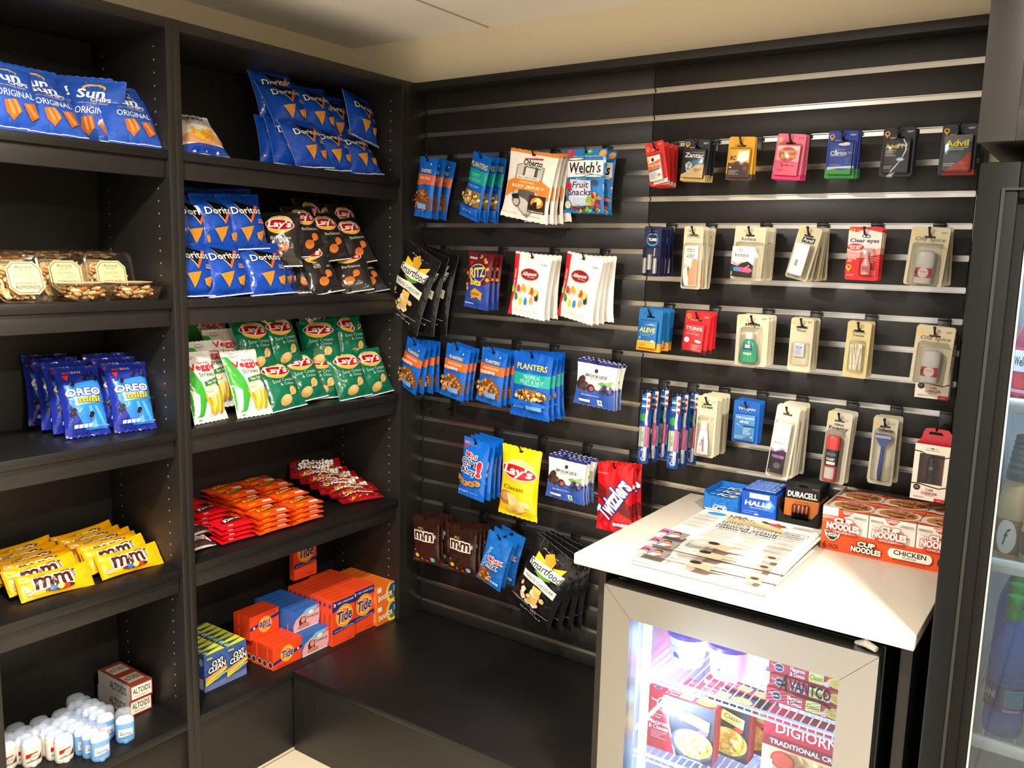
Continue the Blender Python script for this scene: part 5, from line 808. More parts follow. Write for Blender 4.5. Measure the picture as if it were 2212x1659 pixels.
# ---- nut tubs
def tub():
    t = empty('nut_tub'); w, h, d = .130, .125, .042
    def ring(w_, h_, r, y, n=5): return [(x, y, z) for x, z in rrect(w_, h_, r, (h-h_)/2, n)]
    def shell(rs, mat, capl=True):
        k = len(rs[0]); F = [(a*k+i, a*k+(i+1) % k, (a+1)*k+(i+1) % k, (a+1)*k+i) for a in range(len(rs)-1) for i in range(k)]
        if capl: F.append(tuple(range((len(rs)-1)*k, len(rs)*k)))
        return MB().add([p for q in rs for p in q], F, mat)
    CLR = M('fbfbf9', 'clear')
    shell([ring(w, h, .022, .004), ring(w-.006, h-.006, .02, .006), ring(w-.012, h-.012, .02, .010), ring(w-.030, h-.030, .016, d-.004), ring(w-.036, h-.036, .014, d)], CLR).build('container', t)
    shell([ring(w+.001, h+.001, .022, .0035), ring(w, h, .022, .0), ring(w-.008, h-.008, .02, -.002), ring(w-.016, h-.016, .018, .002), ring(w-.022, h-.022, .018, .002)], CLR).build('lid', t)
    b = MB(); Rn = random.Random(9); NC = [M(c, 'nut') for c in ('e4b47c', 'd8a064', 'efcf9e', 'c88a50')]
    for i in range(95):
        yy = Rn.uniform(.009, d-.008); f_ = 1-(yy/d)*.2
        cx, cz = Rn.uniform(-.046, .046)*f_, h/2+Rn.uniform(-.045, .030)*f_; a = Rn.random()*PI; e1 = Rn.uniform(.008, .0105)
        q0 = Vector((math.cos(a)*e1, Rn.uniform(-.003, .003), math.sin(a)*e1)); c_0 = Vector((cx, yy, cz)); up = Vector((-math.sin(a), 0, math.cos(a)))*.004
        b.tube([c_0-q0, c_0-q0*.7+up*.4, c_0+up, c_0+q0*.7+up*.4, c_0+q0], [.0015, .0038, .0046, .0038, .0015], NC[i % 4], 6)
    n_ = b.build('nuts', t); n_['kind'] = 'stuff'
    b = MB(); O = [(x, z) for x, z in ((-.024, .018), (.024, .018), (.040, .034), (.040, .082), (.024, .098), (-.024, .098), (-.040, .082), (-.040, .034))]
    b.prism(O, -.0036, -.0026, M('e6c898', 'paper'))
    b.prism([[(x*.92, (z-.058)*.92+.058) for x, z in O], [(x*.88, (z-.058)*.88+.058) for x, z in O]], -.0039, -.0036, M('6a5638', 'paper'))
    b.art([T('Aurora', .5, .84, .5, .10, '5a5044', sh=.3, b=0), T('NATURAL', .5, .74, .3, .03, '6a5f50'), T('small batch roasted in', .5, .62, .5, .028, '7a6c58'), T('the quality of our products', .5, .57, .7, .028, '7a6c58'), T('Stephanie', .66, .47, .3, .05, '7a6c58', sh=.4, b=-.005), T('ROASTED SALTED', .5, .34, .6, .045, '6a5a44'), T('ALMONDS', .5, .22, .74, .10, '55483a', b=0), T('7.5 OZ (213g)', .5, .07, .3, .03, '6a5a44')], .076, .080, lambda x, y, o: (x, -.0040-o, .018+y), 'paper', lift=.0001)
    b.build('label', t, ang=0)
    return t
PR['tub'] = tub()
g = 'clear tubs of roasted nuts'
for px, py, x, ln, yaw, w in ((66, 645, -.035, 22, 0, 'upright, left, with almond label'), (22, 640, -.088, 20, 0, 'upright, cut off at the left edge'), (152, 640, -.105, 18, 0, 'upright, middle, behind a flat one'), (250, 640, -.100, 16, 0, 'upright, right, behind a flat one'), (120, 640, -.165, 12, 0, 'upright in the back row, left'), (215, 640, -.160, 12, 0, 'upright in the back row, right'), (40, 640, -.10, 16, 0, 'upright behind the almond one')):
    p = at(px, py, X=x); inst(PR['tub'], (x, p.y, S2+.002), (R(-ln), 0, R(90+yaw)), f'clear nut tub {w}', 'tub', g)
for px, w in ((183, 'left'), (290, 'right')):
    p = at(px, 640, X=-.055); inst(PR['tub'], (-.055+.055, p.y, S2+.0425), (R(-90), 0, R(90)), f'clear nut tub lying flat at the shelf front, {w} one', 'tub', g)
# ---- deodorant sticks
def stick(name, col, white=True):
    t = empty(name)
    b = MB().lathe([(.020, 0), (.0225, .003), (.0235, .010), (.0235, .052), (.0232, .054)], M(col, 'plastic'), sy=.62, sq=.8)
    rr = .0236; art_ = [('p', [(0, .45), (.35, .55), (.8, .95), (0, .9)], 'b01e28'), ('p', [(.0, .1), (1, .5), (1, .1), (0, 0)], '8a9088'), ('p', [(.6, .1), (1, .1), (1, .8), (.8, .4)], '6a2a2c'), ('e', .55, .5, .22, .34, 'cfd2c8'), T('Old Spice', .55, .52, .3, .12, '6a6a60', sh=.2)] if white else [('r', 0, .0, 1, 1, 'd8dde6'), ('p', [(0, 0), (1, 0), (1, .35), (.4, .2), (0, .15)], '6a8ab8'), ('e', .2, .8, .2, .15, 'e8c0b8'), T('Secret', .5, .52, .7, .36, '3a4a6a', sh=.3, b=.01)]
    b.art(art_, .040, .026, lambda x, y, o: ((rr+o)*spw(math.sin(x/rr*.9), .8), -.62*(rr+o*1.6)*spw(math.cos(x/rr*.9), .8), .014+y), 'card', tol=.005, lift=.0006)
    b.build('body', t)
    MB().lathe([(.0222, .0541), (.0222, .060), (.016, .068), (.006, .070)], M('f2f2f0', 'matte'), sy=.6, sq=.8).build('deodorant', t)
    MB().lathe([(.0236, .0542), (.0236, .076), (.0225, .084), (.018, .090), (.008, .0935), (.0005, .094)], M('e8eef6', 'frost'), sy=.62, sq=.8).build('cap', t)
    MB().lathe([(.009, 0), (.0095, .001), (.0095, .007), (.009, .0075)], M(col, 'plastic'), n=16, cy=-.0085, cz=-.0002).build('dial', t)
    return t
PR['dw'] = stick('deodorant_stick', 'e6e1d6'); PR['db'] = stick('deodorant_stick', '6aa0d8', False)
k = 0
rows_w = [(-.0915, -1.298), (-.150, -1.335)]
cols = [('dw', 'white', -.090, -1.292, 4), ('dw', 'white', -.135, -1.350, 3), ('dw', 'white', -.165, -1.398, 3), ('db', 'blue', -.022, -1.232, 6), ('db', 'blue', -.050, -1.146, 1), ('db', 'blue', -.100, -1.172, 5), ('db', 'blue', -.130, -1.232, 0)]
WORD = ['front one', 'second', 'third', 'fourth', 'fifth', 'sixth']
for ci, (key, cn, x, y, n) in enumerate(cols):
    for i in range(n):
        j = random.Random(ci*10+i)
        inst(PR[key], (x-.0305*i, y-.004*i+j.uniform(-.002, .002), S5+.0008), (0, 0, R(90+(-25 if (ci, i) == (4, 0) else j.uniform(-14, 6)))), f'{cn} deodorant stick, {WORD[i]} of {["the nearest white row", "the middle white row", "the leftmost white row", "the long blue row", "the lone one at the right", "the right blue row", "x"][ci]}' if ci != 4 else 'lone blue deodorant stick standing apart at the right', 'deodorant stick', f'{cn} deodorant sticks with clear caps')
# ---- mint boxes
AL = [('p', [(.04, .06), (.96, .06), (.96, .94), (.04, .94)], 'ece4d4')]
alt = lambda: [('r', .05, .10, .95, .90, 'ece4d4'), T('ALTOIDS', .5, .58, .78, .34, '1c1818', b=.03, rot=0), T('PEPPERMINT', .5, .25, .6, .10, '8a7a6c')]
def mintbox(top):
    o = boxp('mint_tin_box', .068, .165, .047, '9c2420', alt(), top, [('r', .0, 0, 1, 1, 'b8b4ac'), T('ALTOIDS', .62, .5, .5, .5, '2a2624', b=.02)])
    return o
PR['alt'] = mintbox([('r', 0, 0, 1, 1, '4a3a30'), ('r', .02, .02, .98, .98, '6a3a2c')]+[q for cy in (.27, .73) for q in (('r', .08, cy-.19, .92, cy+.19, 'a0241e'), ('r', .14, cy-.14, .86, cy+.15, 'b4ac98'), T('ALTOIDS', .5, cy+.02, .62, .14, '2a2624', b=.03))])
inst(PR['alt'], (-.146, -1.040, S5+.0003), (0, 0, R(90)), 'lower red and white box of mint tins', 'box', 'red mint tin boxes')
inst(PR['alt'], (-.140, -1.040, S5+.0478), (0, 0, R(90)), 'upper red and white box of mint tins with open top', 'box', 'red mint tin boxes')
# ---------------------------------------------------------------- on the worktop
def topart(w, d, h): return lambda x, y, o: (x, y, h+o)
# newspapers: origin at the front left corner of the folded sheet
def paper(w=.302, d=.350, th=.010):
    t = empty('newspaper'); nx, ny = 14, 12; P_ = M('d9d4cc', 'paper'); b = MB()
    def zt(x, y, k):   # top surface of fold k, soft waves
        return th*(k+1)/3*(1-.25*(x/w))+.0012*math.sin(x*22+k)*math.sin(y*17)+.0015*math.sin(y*9+k*2)*(x/w)
    for k in range(3):
        e = .004*(2-k)
        V = []
        for s in (0, 1):
            for j in range(ny+1):
                for i in range(nx+1):
                    x = w*i/nx+(e if i == nx else 0); y = d*j/ny-(e*.3 if j == 0 else 0)
                    V.append((x, y, zt(x, y, k)-(0 if s else .0009)+(0 if k else .0004)))
        n = (nx+1)*(ny+1); F = []
        for s in (0, 1):
            for j in range(ny):
                for i in range(nx):
                    q = (j*(nx+1)+i, j*(nx+1)+i+1, (j+1)*(nx+1)+i+1, (j+1)*(nx+1)+i); F.append(tuple(p+n*s for p in q))
        for i in range(nx): F.append((i, i+1, i+1+n, i+n))
        for j in range(ny): a = j*(nx+1); F.append((a, a+nx+1, a+nx+1+n, a+n)); a += nx; F.append((a, a+nx+1, a+nx+1+n, a+n))
        b.add(V, F, P_)
    # rounded fold at the front edge
    b.tube([(0, .001, .0038), (w, .001, .0034)], .0034, P_, 10)
    ln = lambda x, y, wd, n, g=.011, h=.004, c='9a968e': [('r', x, y-g*i, x+wd*(.96 if i % 4 else .7), y-g*i+h, c) for i in range(n)]
    NV = '17171a'
    A = [('e', .14, .885, .085, .038, '2f86c8'), T('USA', .33, .905, .15, .030, NV, b=.05), T('TODAY', .36, .868, .22, .030, NV, b=.05), T('12.10.18', .38, .832, .24, .028, '4a6aa8', b=.02), ('b', .64, .88, .07, .028, 9, .03, ['a83030', 'c04a40', '7a3030'], 3), ('p', [(.52, .90), (.56, .91), (.60, .88), (.54, .88)], '2a2a2a'), ('p', [(.70, .87), (.78, .865), (.70, .86)], '3a3a3a'),
         ('r', .02, .945, .14, .951, '4a4a4a'), ('r', .06, .812, .98, .814, '6a6a66')]
    A += ln(.78, .935, .18, 6)+ln(.02, .80, .20, 7)+ln(.02, .70, .20, 7)+ln(.02, .60, .20, 6)+ln(.02, .51, .20, 6)
    A += [('p', [(.27, .775), (.45, .785), (.75, .765), (.76, .745), (.45, .765), (.28, .755)], 'd8a23c'), ('p', [(.27, .745), (.5, .755), (.77, .735), (.77, .715), (.5, .735), (.30, .725)], 'd8a23c')]
    A += [T('Jamaica resorts', .52, .672, .49, .050, NV, b=.03), T('silenced assault', .52, .610, .49, .050, NV, b=.03), T('claims for years', .52, .548, .49, .050, NV, b=.03), T('Senators', .87, .74, .19, .030, NV, b=.03), T('target', .84, .70, .13, .030, NV, b=.03), T('criminal', .86, .66, .17, .030, NV, b=.03), T('justice', .85, .62, .15, .030, NV, b=.03)]
    A += ln(.78, .59, .18, 3)+ln(.25, .815, .5, 3)+ln(.26, .50, .50, 3)+ln(.26, .46, .24, 8)+ln(.26, .36, .24, 9)+ln(.26, .25, .24, 9)+ln(.26, .14, .24, 9)+ln(.78, .53, .19, 7)+ln(.78, .44, .19, 9)+ln(.78, .33, .19, 6)
    A += ln(.26, .04, .1, 2)+ln(.53, .44, .2, 9)
    # photo strip near the front fold, left, and the two small photos
    A += [('r', .015, .035, .24, .175, '7a7672'), ('p', [(.015, .12), (.075, .14), (.09, .175), (.015, .175)], 'c85aa0'), ('e', .055, .11, .032, .026, '3a2a28'), ('e', .055, .095, .026, .02, 'a86a50'), ('p', [(.02, .035), (.10, .035), (.085, .075), (.03, .075)], 'e8e4e0'), ('e', .15, .135, .032, .026, '4a2a26'), ('e', .15, .115, .026, .022, 'b87858'), ('p', [(.11, .035), (.22, .035), (.19, .085), (.13, .085)], 'e0dcd8'), ('p', [(.16, .035), (.22, .035), (.20, .07)], 'c03a30')]
    A += [('p', [(.42, .01), (.60, .01), (.62, .07), (.70, .085), (.60, .10), (.50, .12), (.44, .10)], 'c8987c'), ('e', .46, .10, .045, .03, '2a2220'), ('p', [(.60, .085), (.72, .09), (.72, .10), (.60, .105)], 'b8846a'), ('r', .86, .03, .97, .10, 'a89a80'), ('e', .91, .065, .03, .02, '4a3a30')]
    b.art(A, w, d, lambda x, y, o: (x+w/2, y, zt(x+w/2, y, 2)+o), 'paper', tol=.02, lift=.0003)
    b.build('sheets', t, ang=40)
    return t
PR['news'] = paper()
zc = CT
corners = [((1363, 1214), (1634, 1281), 0), ((1385, 1194), (1660, 1256), .0095), ((1406, 1175), (1668, 1234), .019)]
for i, (a, c, dz) in enumerate(corners):
    A_ = at(*a, Z=zc+dz+.004); C_ = at(*c, Z=zc+dz+.004); an = math.atan2(C_.y-A_.y, C_.x-A_.x)
    inst(PR['news'], (A_.x, A_.y, zc+dz+.0004), (0, 0, an), f'folded newspaper with colour photos, {["lowest of three and nearest the counter edge", "middle one of three", "top one of three with its whole front page showing"][i]}', 'newspaper', 'folded newspapers on the counter')
def tray(name, w, d, hb, hf, col, front, cutw=.0, side=(), sl=.02, col2=None, y0=0, hm=None):
    """open carton, low front, high back; hm height of the front corners"""
    c = M(col, 'card'); th = .0012; b = MB(); hm = hm or hf
    V = [(-w/2, 0), (w/2, 0), (w/2, hm), (w/2-cutw, hf), (-w/2+cutw, hf), (-w/2, hm)] if cutw else [(-w/2, 0), (w/2, 0), (w/2, hf), (-w/2, hf)]
    b.prism(V, 0, th, c); b.box(-w/2, d-th, 0, w/2, d, hb, c); b.box(-w/2, 0, 0, w/2, d, th, c)
    for s in (-1, 1):
        pts = [(0, 0), (d, 0), (d, hb), (sl, hb), (0, hm)]; x0 = -w/2 if s < 0 else w/2-th
        V = [(x0, y, z) for y, z in pts]+[(x0+th, y, z) for y, z in pts]
        b.add(V, [(0, 1, 2, 3, 4), (9, 8, 7, 6, 5)]+[(i, (i+1) % 5, (i+1) % 5+5, i+5) for i in range(5)], c)
    b.art(list(front), w, hb, lambda x, y, o: (x, -o, y), 'card', lift=.0002)
    if side: b.art(list(side), d, hb, lambda x, y, o: (-w/2-o, d/2-x, y), 'card', lift=.0002)
    return b.build(name, ang=0)
# gum tray with packs
an = math.atan2(at(1594, 1115, Z=CT).y-at(1520, 1100, Z=CT).y, .098)
tr = tray('gum_display_box', .098, .128, .056, .040, '1c6cc0', [('b', .5, .4, .5, .35, 30, .035, ['2a7ad0', '1860b0', '3a8ad8'], 4), T('Dentyne', .5, .36, .34, .10, WH), T('ICE', .5, .20, .40, .22, WH, oc='123a80', ow=.08, b=.06), T('SPEARMINT', .83, .16, .2, .05, 'a8c8e8'), ('r', .04, .12, .2, .16, 'b8d0ec')], cutw=.018, hm=.055, sl=.002)
inst(tr, (1.190, -.137, CT), (0, 0, -.01), 'open blue box of ice mint gum, leftmost on the counter', 'box')
PR['gum'] = boxp('gum_pack', .088, .036, .0135, '1a62b4', [T('ICE', .12, .5, .2, .55, WH, b=.04), T('20% more pieces', .56, .5, .5, .32, 'd8d04a'), ('b', .5, .5, .48, .4, 10, .03, ['2a74c4'], 3)], [('b', .5, .5, .48, .4, 16, .06, ['2a7ad0', '165aa8'], 5), T('ICE', .62, .5, .56, .66, WH, oc='0e3070', ow=.07, b=.05, sh=.2), ('r', .05, .3, .25, .5, '7ab0e0')], kind='gloss', be=.002)
k = 0
for L_ in range(3):
    for j in range(3):
        if L_ == 2 and j == 0: continue
        inst(PR['gum'], (1.190+.001*((j+L_) % 2), -.1345+.0395*j, CT+.0016+.0138*L_+(0 if L_ < 2 else 0)), (0, 0, R(-1+j)), f'blue gum pack in the open box, {["bottom", "middle", "top"][L_]} layer, {["front", "middle", "rear"][j]}', 'gum pack', 'gum packs in the open blue box')
inst(PR['gum'], (1.190, -.1345, CT+.0016+.0138*2), (0, 0, 0), 'blue gum pack in the open box, top layer, front', 'gum pack', 'gum packs in the open blue box')
hb = tray('cough_drop_display_box', .096, .118, .072, .070, '1c50b8', [('p', [(.55, .5), (.8, .8), (.98, .55), (.9, .30), (.70, .36)], '3a80d8'), ('p', [(.62, .5), (.82, .72), (.92, .56), (.80, .40)], '7ab4ec'), T('HALLS', .48, .54, .70, .17, WH, b=.06, sh=.12), T('TRIPLE SOOTHING ACTION', .5, .38, .5, .045, 'c8dcf8'), ('r', .02, .33, .85, .335, '6a9ae0'), T('COUGH SUPPRESSANT', .28, .23, .42, .03, 'a8c8f4'), ('e', .46, .14, .07, .03, 'b8d4f4')]+[('r', .08, .15, .36, .16, 'a8c8f4'), ('r', .6, .06, .95, .07, 'a8c8f4'), ('r', .24, .74, .80, .93, 'e4e6e8'), ('r', .26, .76, .78, .78, 'c0c4c8'), ('r', .5, .82, .7, .9, 'd0d0d0')], sl=.01)
inst(hb, (1.2885, -.122, CT), (0, 0, .02), 'open blue box of cough drops in the middle of the counter back', 'box')
PR['hal'] = boxp('cough_drop_pack', .088, .0125, .068, '1a3f9c', [T('HALLS', .5, .6, .7, .3, WH, b=.04)], [('r', 0, .2, 1, .4, '3a66c8'), ('r', 0, .7, 1, .8, 'd0dcf4'), ('b', .5, .5, .48, .4, 9, .04, ['10286c', 'e0e8f8'], 6)], kind='foil', be=.002)
for i in range(8): inst(PR['hal'], (1.2885-.0014*i*0, -.1185+.0138*i, CT+.0016+.008), (R(-4), 0, R(.5)), f'blue foil cough drop pack in the open box, {NM[i] if i < 6 else ["seventh", "last"][i-6]} from the front' if i else 'blue foil cough drop pack in the open box, nearest the front', 'cough drop pack', 'cough drop packs in the blue box')
bt = tray('battery_display_tray', .106, .15, .062, .016, '141414', [], cutw=.022, hm=.046, sl=.004)
inst(bt, (1.392, -.1165, CT), (0, 0, .02), 'black tray holding copper and black battery cards', 'tray')
def batcard():
    t = empty('battery_card'); w, h = .088, .108; b = MB().prism([rrect(w, h, .003), [(-.011, h-.014), (.011, h-.014), (.011, h-.009), (-.011, h-.009)]], 0, .001, M('151515', 'card'))
    b.art([('r', 0, .04, 1, .55, 'c8702c'), ('r', 0, .54, 1, .56, 'd8843c'), T('DURACELL', .5, .68, .86, .13, 'f0ece8', b=.06), T('GUARANTEED', .5, .50, .42, .03, '4a2a18'), T('10 YEARS', .5, .435, .48, .055, '2a1a14', b=.02), ('e', .5, .36, .04, .012, '2a1a14'), T('AAAA', .86, .86, .2, .04, 'c8704a'), ('r', 0, 0, 1, .14, '1c1a1a')], w, h, flat(), 'card', lift=.0002); b.build('card', t)
    for i in range(4):
        x = -.0155+.0105*i
        MB().lathe([(.0046, 0), (.0048, .001), (.0048, .016)], M('3a3634', 'metal'), n=14, cx=x, cy=-.0055, cz=.010).lathe([(.0048, .0161), (.0048, .034), (.0040, .0355)], M('c07a5a', 'metal'), n=14, cx=x, cy=-.0055, cz=.010).build('battery', t)
    MB().box(-.022, -.0115, .008, .0225, -.0004, .048, M('f0f0ee', 'clear'), .003).build('blister', t)
    return t
PR['bat'] = batcard()
for i in range(7): inst(PR['bat'], (1.392+.001*(i % 2), -.094+.0165*i, CT+.0018), (R(-6), 0, R(1.2)), f'black and copper battery card in the tray, {["front one", "second", "third", "fourth", "fifth", "sixth", "last"][i]}', 'battery card', 'battery cards in the black tray')
# noodle tray
NO = 'e2521c'
def ntray():
    w, d, h, th = .311, .216, .108, .0015; c = M(NO, 'card'); W_ = M('ece4d8', 'card'); b = MB()
    prof = [(-w/2, 0), (w/2, 0), (w/2, .046), (-w/2+.070, .047), (-w/2+.058, .055), (-w/2+.045, .098), (-w/2+.036, .107), (-w/2, h)]
    b.prism(prof, 0, th, c); b.box(-w/2, th, 0, -w/2+th, d, h, W_); b.box(w/2-th, th, 0, w/2, d, .06, c); b.box(-w/2, d-th, 0, w/2, d, .09, c); b.box(-w/2+th, th, 0, w/2-th, d-th, th, c)
    A = [('r', 0, .80, .115, .985, 'f2ebe0'), ('r', 0, .68, .155, .80, NO)]+[('r', .004+.009*i, .715, .008+.009*i, .79, 'f2dcc8') for i in range(15)]+[('r', .004+.009*i, .655, .008+.009*i, .672, 'f0c8a8') for i in range(16)]
    A += [('p', [(.025, .46), (.145, .46), (.135, .34), (.10, .24), (.07, .24), (.035, .34)], 'f4ece0'), ('p', [(.033, .445), (.137, .445), (.128, .35), (.098, .26), (.072, .26), (.042, .35)], '26241c'), T('NISSIN', .086, .375, .088, .08, 'f4ece0', b=.04), T('6', .034, .13, .026, .14, '5a1c10', b=.05), T('PACK', .098, .115, .075, .10, '5a1c10', b=.03),
          T('CUP', .335, .285, .12, .10, 'f4ece0', oc='2c2418', ow=.13, b=.08), T('NOODLES', .335, .155, .21, .11, 'f4ece0', oc='2c2418', ow=.13, b=.08), T('The Original', .245, .34, .05, .05, 'a8401c', rot=-4), ('r', .52, .13, .76, .34, 'f4ece0'), ('e', .52, .235, .03, .105, 'f4ece0'), ('e', .76, .235, .03, .105, 'f4ece0'), T('CHICKEN', .64, .265, .22, .10, '201c18', b=.04), T('FLAVOR', .64, .175, .09, .045, '201c18'), T('WITH OTHER NATURAL FLAVORS', .635, .085, .22, .04, 'a03818'), ('e', .86, .22, .035, .13, '2a2620')]
    b.art(A, w, h, lambda x, y, o: (x, -o, y), 'card', lift=.0002)
    b.art([('r', 0, .45, 1, .8, 'd8cfc0')], d, h, lambda x, y, o: (-w/2-o, d/2-x, y), 'card', lift=.0001)
    return b.build('noodle_tray', ang=0)
inst(ntray(), (1.6465, -.2600, CT), (0, 0, 0), 'orange and white tray of six noodle cups beside the cooler', 'tray')
RD = 'c0392c'
PR['ndl'] = boxp('noodle_cup_box', .101, .104, .099, 'ece6de', [('r', 0, 0, 1, .12, 'd8d0c4'), ('p', [(.33, .99), (.66, .99), (.62, .92), (.53, .87), (.46, .87), (.37, .92)], RD), T('NISSIN', .495, .945, .26, .06, WH, b=.03)]+[('r', .03+.016*i, .86, .038+.016*i, .92, '8a8470') for i in range(18)]+[('r', .68+.016*i, .86, .688+.016*i, .92, '8a8470') for i in range(18)]+[('r', .03+.016*i, .82, .038+.016*i, .83, '8a8470') for i in range(18)]+[('r', .68+.016*i, .82, .688+.016*i, .83, '8a8470') for i in range(18)]+[T('The Original', .17, .78, .16, .045, RD, rot=-4), T('CUP', .48, .765, .40, .12, 'f6efe8', oc=RD, ow=.13, b=.09), T('NOODLES', .47, .62, .72, .15, 'f6efe8', oc=RD, ow=.13, b=.09), ('r', .18, .455, .78, .53, RD), T('CHICKEN', .44, .49, .38, .05, 'f4dcd4', b=.03), T('flavor', .7, .49, .12, .035, 'f4dcd4')],
    [('r', 0, 0, 1, 1, 'e0582c'), ('e', .5, .5, .55, .42, 'ece2d4'), ('e', .52, .5, .42, .36, 'c88a4c'), ('b', .52, .5, .36, .30, 40, .05, ['d8a050', 'e0b870', 'a8602c', 'c87838'], 4), T('CUP', .52, .66, .28, .12, 'e8b8a8', oc='b8685c', ow=.08), T('NOODLES', .52, .52, .56, .12, 'e8b8a8', oc='b8685c', ow=.08), ('r', .0, .0, .4, .08, 'ece2d4')], [('r', 0, .9, 1, 1, 'd8604a')])
for j in range(2):
    for i in range(3):
        inst(PR['ndl'], (1.6465-.103+.103*i, -.2575+.1065*j, CT+.0018), (0, 0, 0), f'white noodle cup box in the orange tray, {["front", "back"][j]} row, {["left", "middle", "right"][i]}', 'noodle cup box', 'noodle cup boxes in the tray')
# ---------------------------------------------------------------- inside the small refrigerator
def cup():
    t = empty('ice_cream_cup'); b = MB().lathe([(.034, 0), (.035, .002), (.044, .088), (.045, .089)], M('f2f2f4', 'plastic'), n=36)
    rr = .0405; b.art([T('Haagen-Dazs', .5, .75, .8, .10, '6a7a9a', b=0), ('p', [(.35, .28), (.5, .48), (.62, .40), (.70, .22), (.52, .30)], '3a5aa0'), ('e', .46, .38, .10, .12, '3a5aa0')], .056, .070, lambda x, y, o: ((.0352+.0092*(y+.010)/.088+o)*math.sin(x/rr), -(.0352+.0092*(y+.010)/.088+o)*math.cos(x/rr), y+.010), 'card', tol=.006, lift=.0006)
    b.build('cup', t); MB().lathe([(.0462, .0892), (.0470, .090), (.0470, .101), (.0455, .1025), (.043, .1015), (.0005, .1015)], M('6a4ab0', 'plastic'), n=36).build('lid', t); return t
PR['cup'] = cup()
fx = 1.417
_c1 = at(1472, 1441, Z=.606); _c2 = at(1560, 1470, Z=.606)
for x, y, l in ((_c1.x, _c1.y+.034, 'left'), (_c2.x, _c2.y+.034, 'middle'), (1.445, -.36, 'rear right'), (1.215, -.33, 'rear left')):
    inst(PR['cup'], (x, y, .606), (0, 0, R(-18)), f'white ice cream cup with purple lid, {l} one on the upper refrigerator shelf', 'ice cream cup', 'white ice cream cups in the refrigerator', scale=(1.1, 1.1, .84))
stl = lambda cx, cy, r, w, h: [('p', [(cx-r*1.9, cy+r*w/h*.5), (cx-r*.8, cy+r*w/h*.3), (cx-r*.8, cy+r*w/h*.1), (cx-r*1.8, cy+r*w/h*.3)], 'f2ecec'), ('e', cx, cy, r*1.12, r*1.0*w/h, 'f2ecec'), ('e', cx, cy, r*.98, r*.85*w/h, '2a3050'), T("Stouffer's", cx, cy, r*1.6, r*.4*w/h, 'f2ecec', sh=.2)]
mfront = [('r', 0, 0, 1, 1, '1c1a20'), ('p', [(0, 0), (.48, 0), (.36, .5), (.30, 1), (0, 1)], 'c4202c'), ('p', [(.47, 0), (.49, 0), (.37, .5), (.31, 1), (.295, 1), (.35, .5)], 'e8e0e0')]+stl(.30, .82, .11, .178, .143)+[T('Celebrating', .18, .62, .18, .035, 'f0d8d4', sh=.2), T('60 Years', .18, .575, .14, .035, 'f0d8d4', sh=.2), T('Macaroni', .22, .48, .30, .075, WH, b=.02), T('& Cheese', .22, .39, .28, .075, WH, b=.02)]+fine(.12, .31, .22, 4, 'e8a8a8', .035, .012)+[('e', .55, .74, .08, .09, 'd8dc5a'), T('REAL', .55, .755, .1, .03, '4a5a2a'), ('p', [(.62, .84), (.94, .76), (.93, .58), (.61, .66)], 'e4e078'), T('Classic', .78, .735, .26, .08, '4a4a20', rot=-6), T('family size', .77, .655, .2, .03, '6a6a30', rot=-6), ('e', .86, .55, .07, .05, 'c8303c'), ('e', .72, .28, .31, .27, '3a3a44'), ('e', .73, .30, .27, .24, 'e8c850'), ('b', .73, .31, .24, .20, 70, .04, ['f4dc6a', 'e4bc40', 'fae88a', 'd8a834'], 7), T('NET WT 12 OZ (340g)', .72, .045, .3, .03, 'd8d8d8')]
mtop = [('r', 0, 0, 1, 1, 'b01c34'), ('r', .5, .6, 1, 1, '2a2440')]+stl(.13, .55, .05, .178, .045)+[T('Macaroni', .36, .62, .18, .24, WH, b=.02), T('& Cheese', .36, .30, .18, .24, WH, b=.02), ('r', .47, .15, .66, .75, 'e0dc70'), T('Classic', .565, .5, .16, .24, '4a4a20'), ('e', .84, .42, .14, .36, 'e8c860'), ('b', .84, .42, .12, .28, 24, .02, ['f4dc7a', 'd8b048'], 3)]
PR['mac'] = boxp('frozen_meal_box', .178, .045, .143, 'b81c2c', mfront, mtop, right=[('r', 0, 0, 1, 1, 'b42430'), ('r', .3, .1, .34, .9, 'e0a0a0')])
mside = [('r', 0, 0, 1, 1, 'c43a48')]+stl(.13, .5, .055, .178, .03)+[T('Macaroni', .36, .66, .18, .3, WH, b=.03), T('& Cheese', .36, .30, .18, .3, WH, b=.03), ('r', .50, .1, .68, .9, 'e4dc80'), T('Classic', .59, .5, .15, .34, '4a4a20'), ('e', .72, .25, .04, .2, 'f0c8c8'), ('e', .88, .5, .16, .4, 'e8cc6a'), ('b', .88, .5, .13, .32, 26, .02, ['f4e08a', 'd8b050'], 3)]
PR['macl'] = boxp('frozen_meal_box', .178, .14, .032, 'c02c3c', mside, [('r', 0, 0, 1, 1, 'c0303c')])
inst(PR['mac'], (1.2555, -.503, .4012), (R(-1), 0, R(2)), 'red and black macaroni meal box standing at the left on the lower shelf', 'box', 'frozen meal boxes')
inst(PR['mac'], (1.318, -.435, .4012), (R(-1), 0, R(-3)), 'red macaroni meal box standing behind the front left one', 'box', 'frozen meal boxes')
inst(PR['mac'], (1.350, -.375, .4012), (R(-1), 0, R(-6)), 'red meal box standing third from the front', 'box', 'frozen meal boxes')
for i in range(3): inst(PR['macl'], (1.545+.004*(i % 2), -.487+.004*i, .6062+.0325*i), (0, 0, R(-1+i)), f'red macaroni meal box lying flat on the upper shelf, {["bottom", "middle", "top"][i]} one', 'box', 'stacked frozen meal boxes')
